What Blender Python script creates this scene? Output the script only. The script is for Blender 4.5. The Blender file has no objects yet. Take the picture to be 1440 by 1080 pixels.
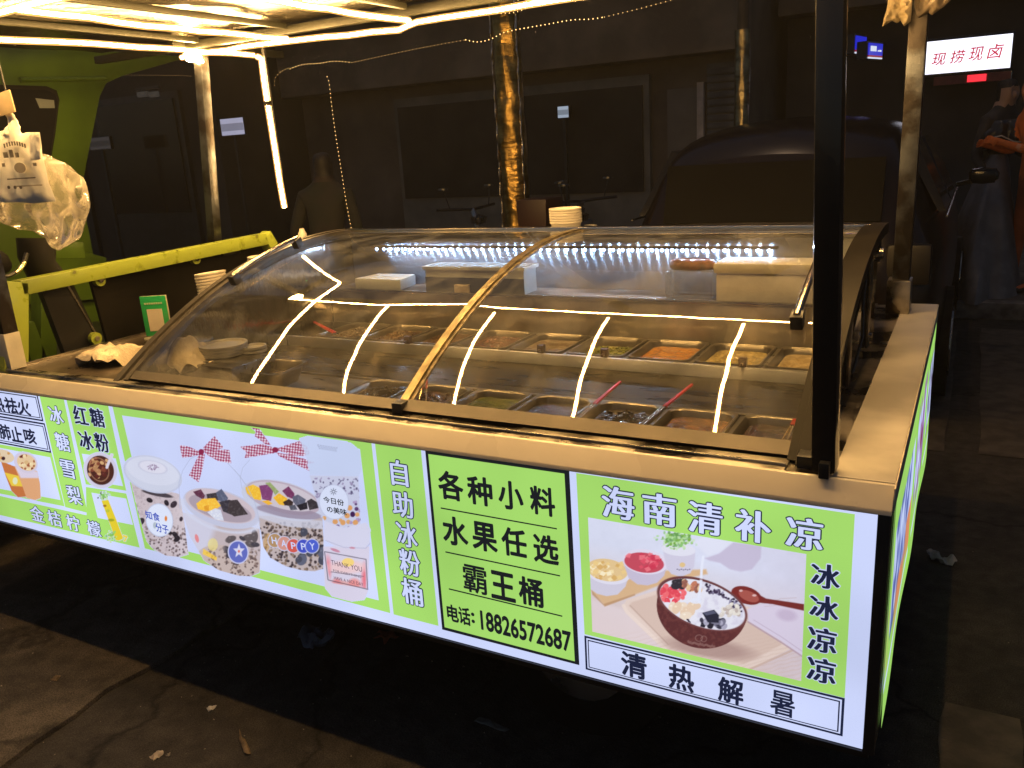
import bpy, bmesh, math, random
import numpy as np
from mathutils import Vector, Matrix
random.seed(7)
S = bpy.context.scene
COL = S.collection
PI = math.pi

# ------------------------------------------------------------------ camera (solved from the photograph)
R = np.array([[0.87889906673182, 0.47326432370061544, -0.0596431924877798],
              [0.07971575876241346, -0.2690033938856379, -0.9598346586172751],
              [-0.47029972177630297, 0.8388432833314022, -0.2741534564927543]])
CAM = np.array([0.0834981780779486, -1.4779303795503484, 1.5595741649926769])
F = 1173.3
cd = bpy.data.cameras.new('camera'); cam = bpy.data.objects.new('camera', cd); COL.objects.link(cam)
cd.sensor_width = 36; cd.lens = F/1440*36; cd.clip_start = .02; cd.clip_end = 400
M = Matrix.Identity(4)
for i in range(3):
    M[i][0] = R[0][i]; M[i][1] = -R[1][i]; M[i][2] = -R[2][i]; M[i][3] = CAM[i]
cam.matrix_world = M
S.camera = cam

# ------------------------------------------------------------------ night sky, faint street light, exposure
W = bpy.data.worlds.new('World'); S.world = W; W.use_nodes = True
nt = W.node_tree
sky = nt.nodes.new('ShaderNodeTexSky'); sky.sky_type = 'NISHITA'; sky.sun_disc = False
sky.sun_elevation = math.radians(78); sky.sun_rotation = math.radians(250)
bg = nt.nodes['Background']; nt.links.new(sky.outputs[0], bg.inputs[0]); bg.inputs[1].default_value = 0.024
sl = bpy.data.lights.new('sun', 'SUN'); sl.energy = .10; sl.angle = math.radians(.6); sl.color = (1, .66, .40)
sun = bpy.data.objects.new('sun', sl); COL.objects.link(sun)
sun.rotation_euler = Vector((.16, -.03, -1)).to_track_quat('-Z', 'Y').to_euler()
sun.location = (0, 0, 20)
S.view_settings.view_transform = 'Standard'; S.view_settings.look = 'None'
S.view_settings.exposure = 0; S.view_settings.gamma = 1; S.view_settings.use_curve_mapping = False
S.cycles.use_denoising = True
S.cycles.max_bounces = 8; S.cycles.transparent_max_bounces = 16; S.cycles.glossy_bounces = 4
S.cycles.caustics_reflective = False; S.cycles.caustics_refractive = False
S.cycles.sample_clamp_indirect = 6

# ------------------------------------------------------------------ survey helpers: photograph point -> point on a known plane
def ray(u, v): return R.T @ np.array([(u-720)/F, (v-540)/F, 1.])
def ony(u, v, y): d = ray(u, v); return CAM + (y-CAM[1])/d[1]*d
def onz(u, v, z): d = ray(u, v); return CAM + (z-CAM[2])/d[2]*d
def onx(u, v, x): d = ray(u, v); return CAM + (x-CAM[0])/d[0]*d
def px(P):
    c = (np.asarray(P)-CAM) @ R.T
    return 720+F*c[..., 0]/c[..., 2], 540+F*c[..., 1]/c[..., 2]

# ------------------------------------------------------------------ materials
def s2l(c): return tuple(((x/255)/12.92 if x/255 <= .04045 else ((x/255+.055)/1.055)**2.4) for x in c)
MATS = {}
def mat(name, col, rough=.5, metal=0., var=.15, vscale=6., bump=0., bscale=40., col2=None, lo=.4, hi=.65, coat=0., spec=.5, stretch=None, rvar=0., aniso=0.):
    if name in MATS: return MATS[name]
    m = bpy.data.materials.new(name); m.use_nodes = True; n = m.node_tree; b = n.nodes['Principled BSDF']
    tc = n.nodes.new('ShaderNodeTexCoord'); mp = n.nodes.new('ShaderNodeMapping'); n.links.new(tc.outputs['Object'], mp.inputs[0])
    if stretch: mp.inputs['Scale'].default_value = stretch
    no = n.nodes.new('ShaderNodeTexNoise'); no.inputs['Scale'].default_value = vscale; no.inputs['Detail'].default_value = 6
    n.links.new(mp.outputs[0], no.inputs['Vector'])
    cr = n.nodes.new('ShaderNodeValToRGB')
    c2 = col2 if col2 else tuple(c*(1-var*2) for c in col)
    cr.color_ramp.elements[0].position = lo; cr.color_ramp.elements[1].position = hi
    cr.color_ramp.elements[0].color = (*c2, 1); cr.color_ramp.elements[1].color = (*col, 1)
    n.links.new(no.outputs[0], cr.inputs[0]); n.links.new(cr.outputs[0], b.inputs['Base Color'])
    b.inputs['Roughness'].default_value = rough; b.inputs['Metallic'].default_value = metal
    b.inputs['Specular IOR Level'].default_value = spec; b.inputs['Coat Weight'].default_value = coat
    if rvar:
        mr = n.nodes.new('ShaderNodeMapRange'); mr.inputs[3].default_value = max(0.03, rough-rvar); mr.inputs[4].default_value = rough+rvar
        mr.inputs[1].default_value = .35; mr.inputs[2].default_value = .65
        n.links.new(no.outputs[0], mr.inputs[0]); n.links.new(mr.outputs[0], b.inputs['Roughness'])
    if aniso:      # brushed upwards: highlights streak vertically
        tv = n.nodes.new('ShaderNodeCombineXYZ'); tv.inputs[2].default_value = 1; n.links.new(tv.outputs[0], b.inputs['Tangent']); b.inputs['Anisotropic'].default_value = aniso
    if bump:
        nb = n.nodes.new('ShaderNodeTexNoise'); nb.inputs['Scale'].default_value = bscale; nb.inputs['Detail'].default_value = 5
        n.links.new(mp.outputs[0], nb.inputs['Vector'])
        bp = n.nodes.new('ShaderNodeBump'); bp.inputs['Strength'].default_value = bump; bp.inputs['Distance'].default_value = .01
        n.links.new(nb.outputs[0], bp.inputs['Height']); n.links.new(bp.outputs[0], b.inputs['Normal'])
    MATS[name] = m; return m
def emat(name, col, st=1., attr=None, sample=False, rough=.35, uneven=.08, body=.02):
    if name in MATS: return MATS[name]
    m = bpy.data.materials.new(name); m.use_nodes = True; n = m.node_tree; b = n.nodes['Principled BSDF']
    b.inputs['Base Color'].default_value = (body, body, body, 1); b.inputs['Roughness'].default_value = rough
    b.inputs['Specular IOR Level'].default_value = .25
    if attr:
        a = n.nodes.new('ShaderNodeAttribute'); a.attribute_name = attr; n.links.new(a.outputs['Color'], b.inputs['Emission Color'])
    else: b.inputs['Emission Color'].default_value = (*col, 1)
    b.inputs['Emission Strength'].default_value = st
    if uneven:      # the tubes behind the vinyl light it unevenly
        tc = n.nodes.new('ShaderNodeTexCoord'); no = n.nodes.new('ShaderNodeTexNoise'); no.inputs['Scale'].default_value = 2.3
        n.links.new(tc.outputs['Object'], no.inputs['Vector'])
        mr = n.nodes.new('ShaderNodeMapRange'); mr.inputs[1].default_value = .3; mr.inputs[2].default_value = .7
        mr.inputs[3].default_value = st*(1-uneven); mr.inputs[4].default_value = st*(1+uneven)
        n.links.new(no.outputs[0], mr.inputs[0]); n.links.new(mr.outputs[0], b.inputs['Emission Strength'])
    m.cycles.emission_sampling = 'AUTO' if sample else 'NONE'
    MATS[name] = m; return m
def clear(name, tint=(1, 1, 1), refl=.05, rough=.02, gcol=(1, 1, 1), dirt=0., dcol=(.6, .55, .45), trans=0., dscale=5.):
    """thin clear sheet: transparent with fresnel reflection, optional smears"""
    if name in MATS: return MATS[name]
    m = bpy.data.materials.new(name); m.use_nodes = True; n = m.node_tree; n.nodes.clear()
    out = n.nodes.new('ShaderNodeOutputMaterial'); tr = n.nodes.new('ShaderNodeBsdfTransparent'); tr.inputs[0].default_value = (*tint, 1)
    gl = n.nodes.new('ShaderNodeBsdfGlossy'); gl.inputs['Roughness'].default_value = rough; gl.inputs[0].default_value = (*gcol, 1)
    fr = n.nodes.new('ShaderNodeFresnel'); fr.inputs[0].default_value = 1.5
    mx = n.nodes.new('ShaderNodeMixShader')
    ad = n.nodes.new('ShaderNodeMath'); ad.operation = 'ADD'; ad.inputs[1].default_value = refl
    n.links.new(fr.outputs[0], ad.inputs[0]); n.links.new(ad.outputs[0], mx.inputs[0])
    n.links.new(tr.outputs[0], mx.inputs[1]); n.links.new(gl.outputs[0], mx.inputs[2])
    last = mx.outputs[0]
    if dirt:
        tc = n.nodes.new('ShaderNodeTexCoord'); no = n.nodes.new('ShaderNodeTexNoise'); no.inputs['Scale'].default_value = dscale; no.inputs['Detail'].default_value = 8
        no.inputs['Distortion'].default_value = 1.2
        n.links.new(tc.outputs['Object'], no.inputs['Vector'])
        mr = n.nodes.new('ShaderNodeMapRange'); mr.inputs[1].default_value = .42; mr.inputs[2].default_value = .75; mr.inputs[3].default_value = dirt*.25; mr.inputs[4].default_value = dirt*1.4
        n.links.new(no.outputs[0], mr.inputs[0])
        df = n.nodes.new('ShaderNodeBsdfDiffuse'); df.inputs[0].default_value = (*dcol, 1)
        tl = n.nodes.new('ShaderNodeBsdfTranslucent'); tl.inputs[0].default_value = (*dcol, 1)
        m1 = n.nodes.new('ShaderNodeMixShader'); m1.inputs[0].default_value = .5
        n.links.new(df.outputs[0], m1.inputs[1]); n.links.new(tl.outputs[0], m1.inputs[2])
        m2 = n.nodes.new('ShaderNodeMixShader'); n.links.new(mr.outputs[0], m2.inputs[0]); n.links.new(last, m2.inputs[1]); n.links.new(m1.outputs[0], m2.inputs[2])
        last = m2.outputs[0]
    n.links.new(last, out.inputs[0]); MATS[name] = m; return m

cream = mat('cream_enamel', (.66, .60, .50), .30, 0, .05, 3, .04, 30, rvar=.08)
cream_d = mat('dusty_enamel', (.60, .56, .49), .38, 0, .18, 5, .05, 30, rvar=.1)
steel = mat('brushed_steel', (.50, .48, .45), .28, 1, .14, 5, .05, 60, rvar=.1)
steel_dirty = mat('grimy_steel', (.50, .46, .40), .30, 1, 0, 7, .25, 25, col2=(.07, .055, .04), lo=.42, hi=.62, rvar=.14)
steel_in = mat('case_steel', (.26, .24, .21), .34, .85, .2, 6, .06, 45, stretch=(1, 6, 6), rvar=.09)
steel_pol = mat('polished_steel', (.62, .60, .57), .16, 1, .05, 4, 0)
rust = mat('blotchy_pole_steel', (.12, .13, .15), .38, .9, 0, 9, .15, 30, col2=(.035, .03, .028), lo=.44, hi=.62)
blackm = mat('black_plastic', (.018, .018, .02), .32, 0, .2, 8)
blackp = mat('black_wrapped_post', (.012, .012, .014), .22, 0, .2, 6, .08, 14, coat=.4)
rubber = mat('black_rubber', (.014, .013, .012), .6, spec=.15)
anod = mat('dark_anodised_frame', (.085, .075, .065), .42, .6, .15, 9, .04, 50)
brass = mat('aged_clear_edge', (.34, .27, .15), .3, .7, .3, 25, .2, 80)
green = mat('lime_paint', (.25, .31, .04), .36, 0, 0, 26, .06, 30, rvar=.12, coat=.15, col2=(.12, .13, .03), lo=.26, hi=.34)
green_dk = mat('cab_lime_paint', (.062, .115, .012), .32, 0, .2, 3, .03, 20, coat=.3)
asphalt = mat('asphalt', (.050, .040, .033), .9, 0, 0, 4.5, 1., 150, col2=(.028, .023, .019), lo=.3, hi=.75)
concrete = mat('paving_concrete', (.075, .060, .046), .9, 0, 0, 14, .9, 90, col2=(.034, .027, .021), lo=.35, hi=.7)
def road_mat(name, c1, c2, crack, sp):
    m = bpy.data.materials.new(name); m.use_nodes = True; n = m.node_tree; b = n.nodes['Principled BSDF']; L = n.links.new
    tc = n.nodes.new('ShaderNodeTexCoord')
    def noise(sc, det=6, dist=0.):
        q = n.nodes.new('ShaderNodeTexNoise'); q.inputs['Scale'].default_value = sc; q.inputs['Detail'].default_value = det; q.inputs['Distortion'].default_value = dist; L(tc.outputs['Object'], q.inputs['Vector']); return q.outputs[0]
    def ramp(x, a, bb, ca, cb_):
        r = n.nodes.new('ShaderNodeValToRGB'); r.color_ramp.elements[0].position = a; r.color_ramp.elements[1].position = bb; r.color_ramp.elements[0].color = (*ca, 1); r.color_ramp.elements[1].color = (*cb_, 1); L(x, r.inputs[0]); return r.outputs[0]
    def mix(f, a, bb, mode='MIX'):
        q = n.nodes.new('ShaderNodeMix'); q.data_type = 'RGBA'; q.blend_type = mode
        if isinstance(f, float): q.inputs[0].default_value = f
        else: L(f, q.inputs[0])
        L(a, q.inputs[6]); L(bb, q.inputs[7]); return q.outputs[2]
    base = ramp(noise(2.2, 8, .6), .35, .68, c2, c1)
    mid = ramp(noise(17, 8, .3), .3, .7, (.62,)*3, (1.25,)*3); fine = ramp(noise(260, 3), .35, .65, (.55,)*3, (1.5,)*3)
    c = mix(1., mix(1., base, mid, 'MULTIPLY'), fine, 'MULTIPLY')
    vo = n.nodes.new('ShaderNodeTexVoronoi'); vo.feature = 'DISTANCE_TO_EDGE'; vo.inputs['Scale'].default_value = crack; vo.inputs['Randomness'].default_value = 1
    mp = n.nodes.new('ShaderNodeVectorMath'); mp.operation = 'ADD'; nz_ = n.nodes.new('ShaderNodeTexNoise'); nz_.inputs['Scale'].default_value = 6; nz_.inputs['Detail'].default_value = 8; L(tc.outputs['Object'], nz_.inputs['Vector'])
    sc_ = n.nodes.new('ShaderNodeVectorMath'); sc_.operation = 'SCALE'; sc_.inputs['Scale'].default_value = .25; L(nz_.outputs['Color'], sc_.inputs[0]); L(tc.outputs['Object'], mp.inputs[0]); L(sc_.outputs[0], mp.inputs[1]); L(mp.outputs[0], vo.inputs['Vector'])
    cr_ = ramp(vo.outputs['Distance'], 0.0, .012, (.35,)*3, (1, 1, 1)); c = mix(1., c, cr_, 'MULTIPLY')
    v2 = n.nodes.new('ShaderNodeTexVoronoi'); v2.inputs['Scale'].default_value = 95; L(tc.outputs['Object'], v2.inputs['Vector']); spk = ramp(v2.outputs['Distance'], .05, .12, (1, 1, 1), (0, 0, 0))
    gate = ramp(noise(31, 2), .60, .66, (0, 0, 0), (1, 1, 1)); f_ = n.nodes.new('ShaderNodeMath'); f_.operation = 'MULTIPLY'; L(spk, f_.inputs[0]); L(gate, f_.inputs[1])
    rgb = n.nodes.new('ShaderNodeRGB'); rgb.outputs[0].default_value = (*sp, 1); c = mix(f_.outputs[0], c, rgb.outputs[0]); L(c, b.inputs['Base Color'])
    b.inputs['Roughness'].default_value = .82; b.inputs['Specular IOR Level'].default_value = .25
    bp = n.nodes.new('ShaderNodeBump'); bp.inputs['Strength'].default_value = .7; bp.inputs['Distance'].default_value = .006; L(noise(70, 8), bp.inputs['Height']); L(bp.outputs[0], b.inputs['Normal']); MATS[name] = m; return m
asphalt = road_mat('street_asphalt', (.052, .045, .039), (.027, .024, .022), .8, (.20, .18, .15))
concrete = road_mat('worn_slab', (.105, .086, .068), (.050, .041, .033), .55, (.26, .22, .18))
whitepaint = mat('worn_road_paint', (.085, .070, .055), .85, 0, 0, 9, .3, 90, col2=(.045, .037, .03), lo=.4, hi=.62)
blackboard = mat('black_board', (.009, .008, .007), .6, 0, .3, 4, .1, 20, spec=.06)
foil = mat('gold_foil', (.42, .27, .085), .30, 1, .3, 6, 1., 9, stretch=(1, 1, 2.2))
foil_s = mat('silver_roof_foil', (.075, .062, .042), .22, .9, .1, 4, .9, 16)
foam = mat('white_foam', (.80, .77, .70), .6, 0, .05, 20, .1, 120)
cloth = mat('cream_cloth', (.62, .53, .40), .9, 0, .15, 14, .4, 160)
plastic_w = mat('bowl_plastic', (.62, .57, .49), .35, 0, .05, 10)
redp = mat('red_plastic', (.45, .02, .015), .3)
tongm = mat('tong_metal', (.6, .5, .35), .2, 1, 0)
wood = mat('wood_lid', (.34, .13, .05), .45, 0, .3, 20, stretch=(1, 5, 1))
glass = clear('case_glass', (.95, .96, .94), .03, .015, dirt=.12, dcol=(.62, .62, .62), dscale=6)
acryl = clear('clear_plastic', (.86, .87, .86), .06, .08, dirt=.35, dcol=(.7, .68, .62))

# ------------------------------------------------------------------ mesh helpers
def link(name, me, m, parent=None, smooth=False):
    o = bpy.data.objects.new(name, me); COL.objects.link(o)
    if m is not None and len(me.materials) == 0: me.materials.append(m)
    if parent is not None: o.parent = parent
    if smooth:
        for p in me.polygons: p.use_smooth = True
    return o
def mesh(name, vs, fs):
    me = bpy.data.meshes.new(name); me.from_pydata([tuple(map(float, v)) for v in vs], [], fs); me.update(); return me
class MB:
    def __init__(s): s.v = []; s.f = []
    def add(s, vs, fs):
        k = len(s.v); s.v += [tuple(map(float, v)) for v in vs]; s.f += [tuple(i+k for i in f) for f in fs]; return s
    def box(s, x0, x1, y0, y1, z0, z1, rot=None, piv=None):
        vs = [(x, y, z) for x in (x0, x1) for y in (y0, y1) for z in (z0, z1)]
        if rot is not None:
            pv = Vector(piv if piv else ((x0+x1)/2, (y0+y1)/2, (z0+z1)/2)); vs = [tuple(rot @ (Vector(v)-pv)+pv) for v in vs]
        return s.add(vs, [(0, 1, 3, 2), (4, 6, 7, 5), (0, 4, 5, 1), (2, 3, 7, 6), (0, 2, 6, 4), (1, 5, 7, 3)])
    def beam(s, a, b, w, h, up=(0, 0, 1)):
        a = Vector(a); b = Vector(b); d = (b-a).normalized(); u = Vector(up); sd = d.cross(u).normalized(); u = sd.cross(d)
        vs = [p+sd*i*w/2+u*j*h/2 for p in (a, b) for i in (-1, 1) for j in (-1, 1)]
        return s.add(vs, [(0, 1, 3, 2), (4, 6, 7, 5), (0, 4, 5, 1), (2, 3, 7, 6), (0, 2, 6, 4), (1, 5, 7, 3)])
    def tube(s, pts, r, n=8, cap=True):
        pts = [Vector(p) for p in pts]; rs = r if isinstance(r, (list, tuple)) else [r]*len(pts)
        k = len(s.v); prev = None
        for i, p in enumerate(pts):
            d = (pts[min(i+1, len(pts)-1)]-pts[max(i-1, 0)]).normalized()
            a = prev if prev is not None else (Vector((0, 0, 1)) if abs(d.z) < .9 else Vector((1, 0, 0)))
            sd = d.cross(a).normalized(); a2 = sd.cross(d).normalized(); prev = a2
            for j in range(n):
                t = 2*PI*j/n; s.v.append(tuple(p+(sd*math.cos(t)+a2*math.sin(t))*rs[i]))
        for i in range(len(pts)-1):
            for j in range(n):
                s.f.append((k+i*n+j, k+i*n+(j+1) % n, k+(i+1)*n+(j+1) % n, k+(i+1)*n+j))
        if cap: s.f.append(tuple(k+j for j in range(n))[::-1]); s.f.append(tuple(k+(len(pts)-1)*n+j for j in range(n)))
        return s
    def lathe(s, prof, c=(0, 0, 0), n=24, sx=1, sy=1):
        k = len(s.v)
        for (r, z) in prof:
            for j in range(n):
                t = 2*PI*j/n; s.v.append((c[0]+r*sx*math.cos(t), c[1]+r*sy*math.sin(t), c[2]+z))
        for i in range(len(prof)-1):
            for j in range(n): s.f.append((k+i*n+j, k+i*n+(j+1) % n, k+(i+1)*n+(j+1) % n, k+(i+1)*n+j))
        return s
    def prism(s, poly, y0, y1, axis='y'):
        """poly of (a,b) extruded along axis: y -> (a,y,b); x -> (x,a,b); z -> (a,b,z)"""
        f = {'y': lambda a, b, t: (a, t, b), 'x': lambda a, b, t: (t, a, b), 'z': lambda a, b, t: (a, b, t)}[axis]
        n = len(poly); vs = [f(a, b, y0) for a, b in poly]+[f(a, b, y1) for a, b in poly]
        return s.add(vs, [tuple(range(n)), tuple(range(2*n-1, n-1, -1))]+[(i, i+n, (i+1) % n+n, (i+1) % n) for i in range(n)])
    def grid(s, fn, nu, nv):
        k = len(s.v)
        for i in range(nu+1):
            for j in range(nv+1): s.v.append(tuple(map(float, fn(i/nu, j/nv))))
        for i in range(nu):
            for j in range(nv): a = k+i*(nv+1)+j; s.f.append((a, a+nv+1, a+nv+2, a+1))
        return s
    def build(s, name, m, parent=None, smooth=False, bevel=0, fix=True, off=None):
        me = mesh(name, s.v, s.f)
        if fix or bevel or smooth:
            bm = bmesh.new(); bm.from_mesh(me)
            if fix: bmesh.ops.recalc_face_normals(bm, faces=bm.faces)
            if bevel: bmesh.ops.bevel(bm, geom=list(bm.edges), offset=bevel, segments=2, affect='EDGES', profile=.6)
            bm.to_mesh(me); bm.free()
        o = link(name, me, m, parent, smooth)
        if bevel or smooth:
            for p in me.polygons: p.use_smooth = True
            try: me.set_sharp_from_angle(angle=math.radians(40))
            except Exception: pass
        return o
def thing(name, label, cat, loc=(0, 0, 0), group=None, rz=0):
    o = bpy.data.objects.new(name, None); COL.objects.link(o); o.empty_display_size = .05
    o.location = loc; o.rotation_euler = (0, 0, rz); o['label'] = label; o['category'] = cat
    if group: o['group'] = group
    return o
def tag(o, label, cat, group=None):
    o['label'] = label; o['category'] = cat
    if group: o['group'] = group
    return o
def struct(o): o['kind'] = 'structure'; return o
def stuff(o, label=None, cat=None):
    o['kind'] = 'stuff'
    if label: o['label'] = label
    if cat: o['category'] = cat
    return o
def short(t): return t
def dup(root, loc=None, label=None, rz=None):
    r = root.copy(); COL.objects.link(r)
    if loc is not None: r.location = loc
    if rz is not None: r.rotation_euler = (0, 0, rz)
    if label: r['label'] = label
    for ch in list(root.children):
        c = ch.copy(); COL.objects.link(c); c.parent = r
        for g in list(ch.children):
            d = g.copy(); COL.objects.link(d); d.parent = c
    return r
def vnoise(x, y, seed=0):
    x = np.asarray(x, float); y = np.asarray(y, float)
    xi = np.floor(x).astype(np.int64); yi = np.floor(y).astype(np.int64); xf = x-xi; yf = y-yi
    def h(a, b):
        n = (a*374761393+b*668265263+seed*1442695041) & 0xffffffff
        n = ((n ^ (n >> 13))*1274126177) & 0xffffffff
        return ((n ^ (n >> 16)) & 0xffff)/65535.
    u = xf*xf*(3-2*xf); v = yf*yf*(3-2*yf)
    return (h(xi, yi)*(1-u)+h(xi+1, yi)*u)*(1-v)+(h(xi, yi+1)*(1-u)+h(xi+1, yi+1)*u)*v
def sheet(poly, thick, seed=0, rings=9, seg=64, wr=.35, mapf=None, fold=6):
    """crumpled closed soft body from an outline in a plane (a,b) with depth"""
    P = np.array(poly, float); c = P.mean(0); L = np.r_[P, P[:1]]
    d = np.r_[0, np.cumsum(np.hypot(*(L[1:]-L[:-1]).T))]; t = np.linspace(0, d[-1], seg, endpoint=False)
    O = np.c_[np.interp(t, d, L[:, 0]), np.interp(t, d, L[:, 1])]
    sz = np.ptp(P[:, 0])+np.ptp(P[:, 1]); mb = MB()
    def pt(sd, i, j):
        s = i/rings; q = c+(O[j % seg]-c)*s
        n1 = vnoise(q[0]/sz*fold*2+9, q[1]/sz*fold*.7+5, seed)-.5; n2 = vnoise(q[0]/sz*26, q[1]/sz*20, seed+3)-.5
        dep = thick*(math.sqrt(max(0, 1-s*s))*.8)*sd+thick*wr*(n1*2.4+n2*.9)
        return mapf(q[0], q[1], dep)
    for sd in (-1, 1):
        k = len(mb.v); mb.v.append(tuple(pt(sd, 0, 0)))
        for i in range(1, rings+1):
            for j in range(seg): mb.v.append(tuple(pt(sd, i, j)))
        for j in range(seg): mb.f.append((k, k+1+j, k+1+(j+1) % seg))
        for i in range(1, rings):
            for j in range(seg):
                a = k+1+(i-1)*seg; b = k+1+i*seg; mb.f.append((a+j, b+j, b+(j+1) % seg, a+(j+1) % seg))
    return mb

# ================================================================== THE SETTING
g = MB()
g.grid(lambda a, b: (-150+300*a, -100+300*b, 0), 6, 6)
struct(g.build('ground', asphalt))
# concrete slabs of the footway at the left with a joint line
zt = .016
sl_ = MB()
def slab_edge(y): return -2.145+.02*math.sin(y*7)+.012*math.sin(y*19+1)-.02*y
ys = np.linspace(-3.6, 1.2, 40)
poly = [(slab_edge(y), y) for y in ys]+[(-5.6, 1.2), (-5.6, -3.6)]
sl_.prism(poly, -.02, zt, 'z')
struct(sl_.build('footway_slab', concrete, bevel=.004))
# zebra stripes
for k, (x0, x1, y0, y1) in enumerate([(-.35, .045, 2.84, 5.6), (.20, .58, 2.86, 5.7), (.75, 1.15, 2.86, 5.7), (.115, .30, -.1, .80), (.55, .95, -.1, .8)]):
    n = 10; rr = random.Random(k)
    P = [(x0+rr.uniform(-.008, .008), y0+(y1-y0)*i/n) for i in range(n+1)]+[(x1+rr.uniform(-.008, .008), y1-(y1-y0)*i/n) for i in range(n+1)]
    m_ = MB(); m_.add([(a, b, .004) for a, b in P], [tuple(range(len(P)))])
    struct(m_.build('road_marking', whitepaint, fix=False))
# raised footway on the far side
m_ = MB(); m_.box(-14, 12, 6.2, 14, 0, .13); struct(m_.build('pavement', mat('far_paving', (.12, .105, .09), .9, 0, .3, 5, .3, 60), bevel=.01))
m_ = MB(); m_.box(-14, 12, 6.05, 6.197, 0, .135); struct(m_.build('kerb', mat('kerb_stone', (.2, .18, .16), .85, 0, .3, 8, .3, 60), bevel=.01))

# ================================================================== BACKGROUND BUILDINGS
wallA = mat('dim_render_wall', (.17, .14, .11), .9, 0, .2, 1.2, .2, 30)
wallB = mat('brown_fascia_band', (.27, .21, .15), .85, 0, .2, 1.5, .2, 20)
shut = mat('grey_shutter', (.13, .125, .12), .5, .3, .2, 4)
darkglass = mat('dark_window', (.012, .012, .014), .12, 0, .1, spec=.3)
carglass = mat('car_window', (.006, .006, .007), .45, 0, .1, spec=.04)
shopglass = mat('dusty_shop_glass', (.04, .035, .03), .4, 0, .2, 1.5, spec=.2)
b = thing('shop_building', 'dim brown shop building with stepped fascia behind the gold wrapped pole', 'building', (0, 0, 0))
m_ = MB(); m_.box(-9.2, -2.35, 9.0, 15, .13, 7.5); m_.build('wall', wallA, b)
m_ = MB(); m_.box(-9.2, -2.34, 8.55, 8.99, 2.45, 3.35); m_.build('fascia', wallB, b, bevel=.01)
m_ = MB(); m_.box(-9.3, -2.3, 8.25, 8.99, 3.352, 3.5); m_.build('awning', wallB, b, bevel=.01)
for x0, x1, z1 in [(-5.35, -3.55, 2.3), (-7.4, -5.6, 2.3)]:
    f = MB(); f.box(x0, x1, 8.9, 8.997, .14, z1); f = f.build('shop_front', mat('shop_panel', (.20, .19, .16), .5, 0, .2, 2), b)
    q = MB(); q.box(x0+.08, x1-.08, 8.86, 8.898, .9, z1-.12); q.build('pane', shopglass, f)
dr = MB(); dr.box(-3.32, -2.95, 8.9, 8.997, .14, 2.1); dr = dr.build('door', mat('pale_door_panel', (.16, .14, .115), .5, 0, .1, 3), b)
m_ = MB(); m_.box(-2.94, -2.86, 8.86, 8.997, .14, 2.15); m_.build('door_post', mat('pale_post', (.6, .5, .42), .5), b)
sh = MB(); sh.box(-2.84, -2.36, 8.93, 8.997, .14, 2.35); sh = sh.build('roller_shutter', shut, b)
base_sl = None
for k in range(24):
    z = .2+k*.088
    if base_sl is None:
        q = MB(); q.box(-2.83, -2.37, -.015, .015, 0, .07); base_sl = q.build('slat', shut, sh, bevel=.006); base_sl.location = (0, 8.915, z)
    else:
        c = base_sl.copy(); COL.objects.link(c); c.parent = sh; c.location = (0, 8.915, z)
for k in range(4):
    q = MB(); q.box(-8.6+k*1.6, -7.6+k*1.6, 8.93, 8.998, 4.1, 5.6); w = q.build('window', blackm, b)
    q = MB(); q.box(-8.55+k*1.6, -7.65+k*1.6, 8.9, 8.928, 4.15, 5.55); q.build('pane', darkglass, w)
b2 = thing('tall_building', 'darker corner building set back to the right of the roller shutter', 'building')
m_ = MB(); m_.box(-2.2, 1.6, 10.4, 17, .13, 9); m_.build('wall', mat('dark_render', (.07, .062, .055), .9, 0, .2, 1, .2, 20), b2)
m_ = MB(); m_.box(-2.25, 1.65, 10.0, 10.39, 2.9, 3.2); m_.build('canopy', wallB, b2, bevel=.01)
for k in range(3):
    q = MB(); q.box(-1.9+k*1.15, -1.05+k*1.15, 10.3, 10.398, 4, 5.5); w = q.build('window', blackm, b2)
    q = MB(); q.box(-1.86+k*1.15, -1.09+k*1.15, 10.27, 10.298, 4.04, 5.46); q.build('pane', darkglass, w)
b3 = thing('row_building', 'nearly black shop row behind the green truck at the left', 'building')
m_ = MB(); m_.box(-22, -9.4, 7.4, 15, .13, 7); m_.build('wall', mat('black_render', (.05, .045, .04), .9, 0, .2, 1), b3)
for k in range(5):
    q = MB(); q.box(-21.5+k*2.4, -19.6+k*2.4, 7.33, 7.398, .2, 2.6); w = q.build('shop_front', blackm, b3)
    q = MB(); q.box(-21.4+k*2.4, -19.7+k*2.4, 7.3, 7.328, .9, 2.5); q.build('pane', darkglass, w)
b4 = thing('end_building', 'unlit building closing the street at the far right', 'building')
m_ = MB(); m_.box(1.9, 16, 13, 20, .13, 8); m_.build('wall', mat('dark_render2', (.08, .07, .065), .9, 0, .2, 1), b4)
for k in range(4):
    q = MB(); q.box(2.4+k*3, 4.4+k*3, 12.93, 12.998, 3.6, 5.4); w = q.build('window', blackm, b4)
    q = MB(); q.box(2.5+k*3, 4.3+k*3, 12.9, 12.928, 3.7, 5.3); q.build('pane', darkglass, w)

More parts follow.
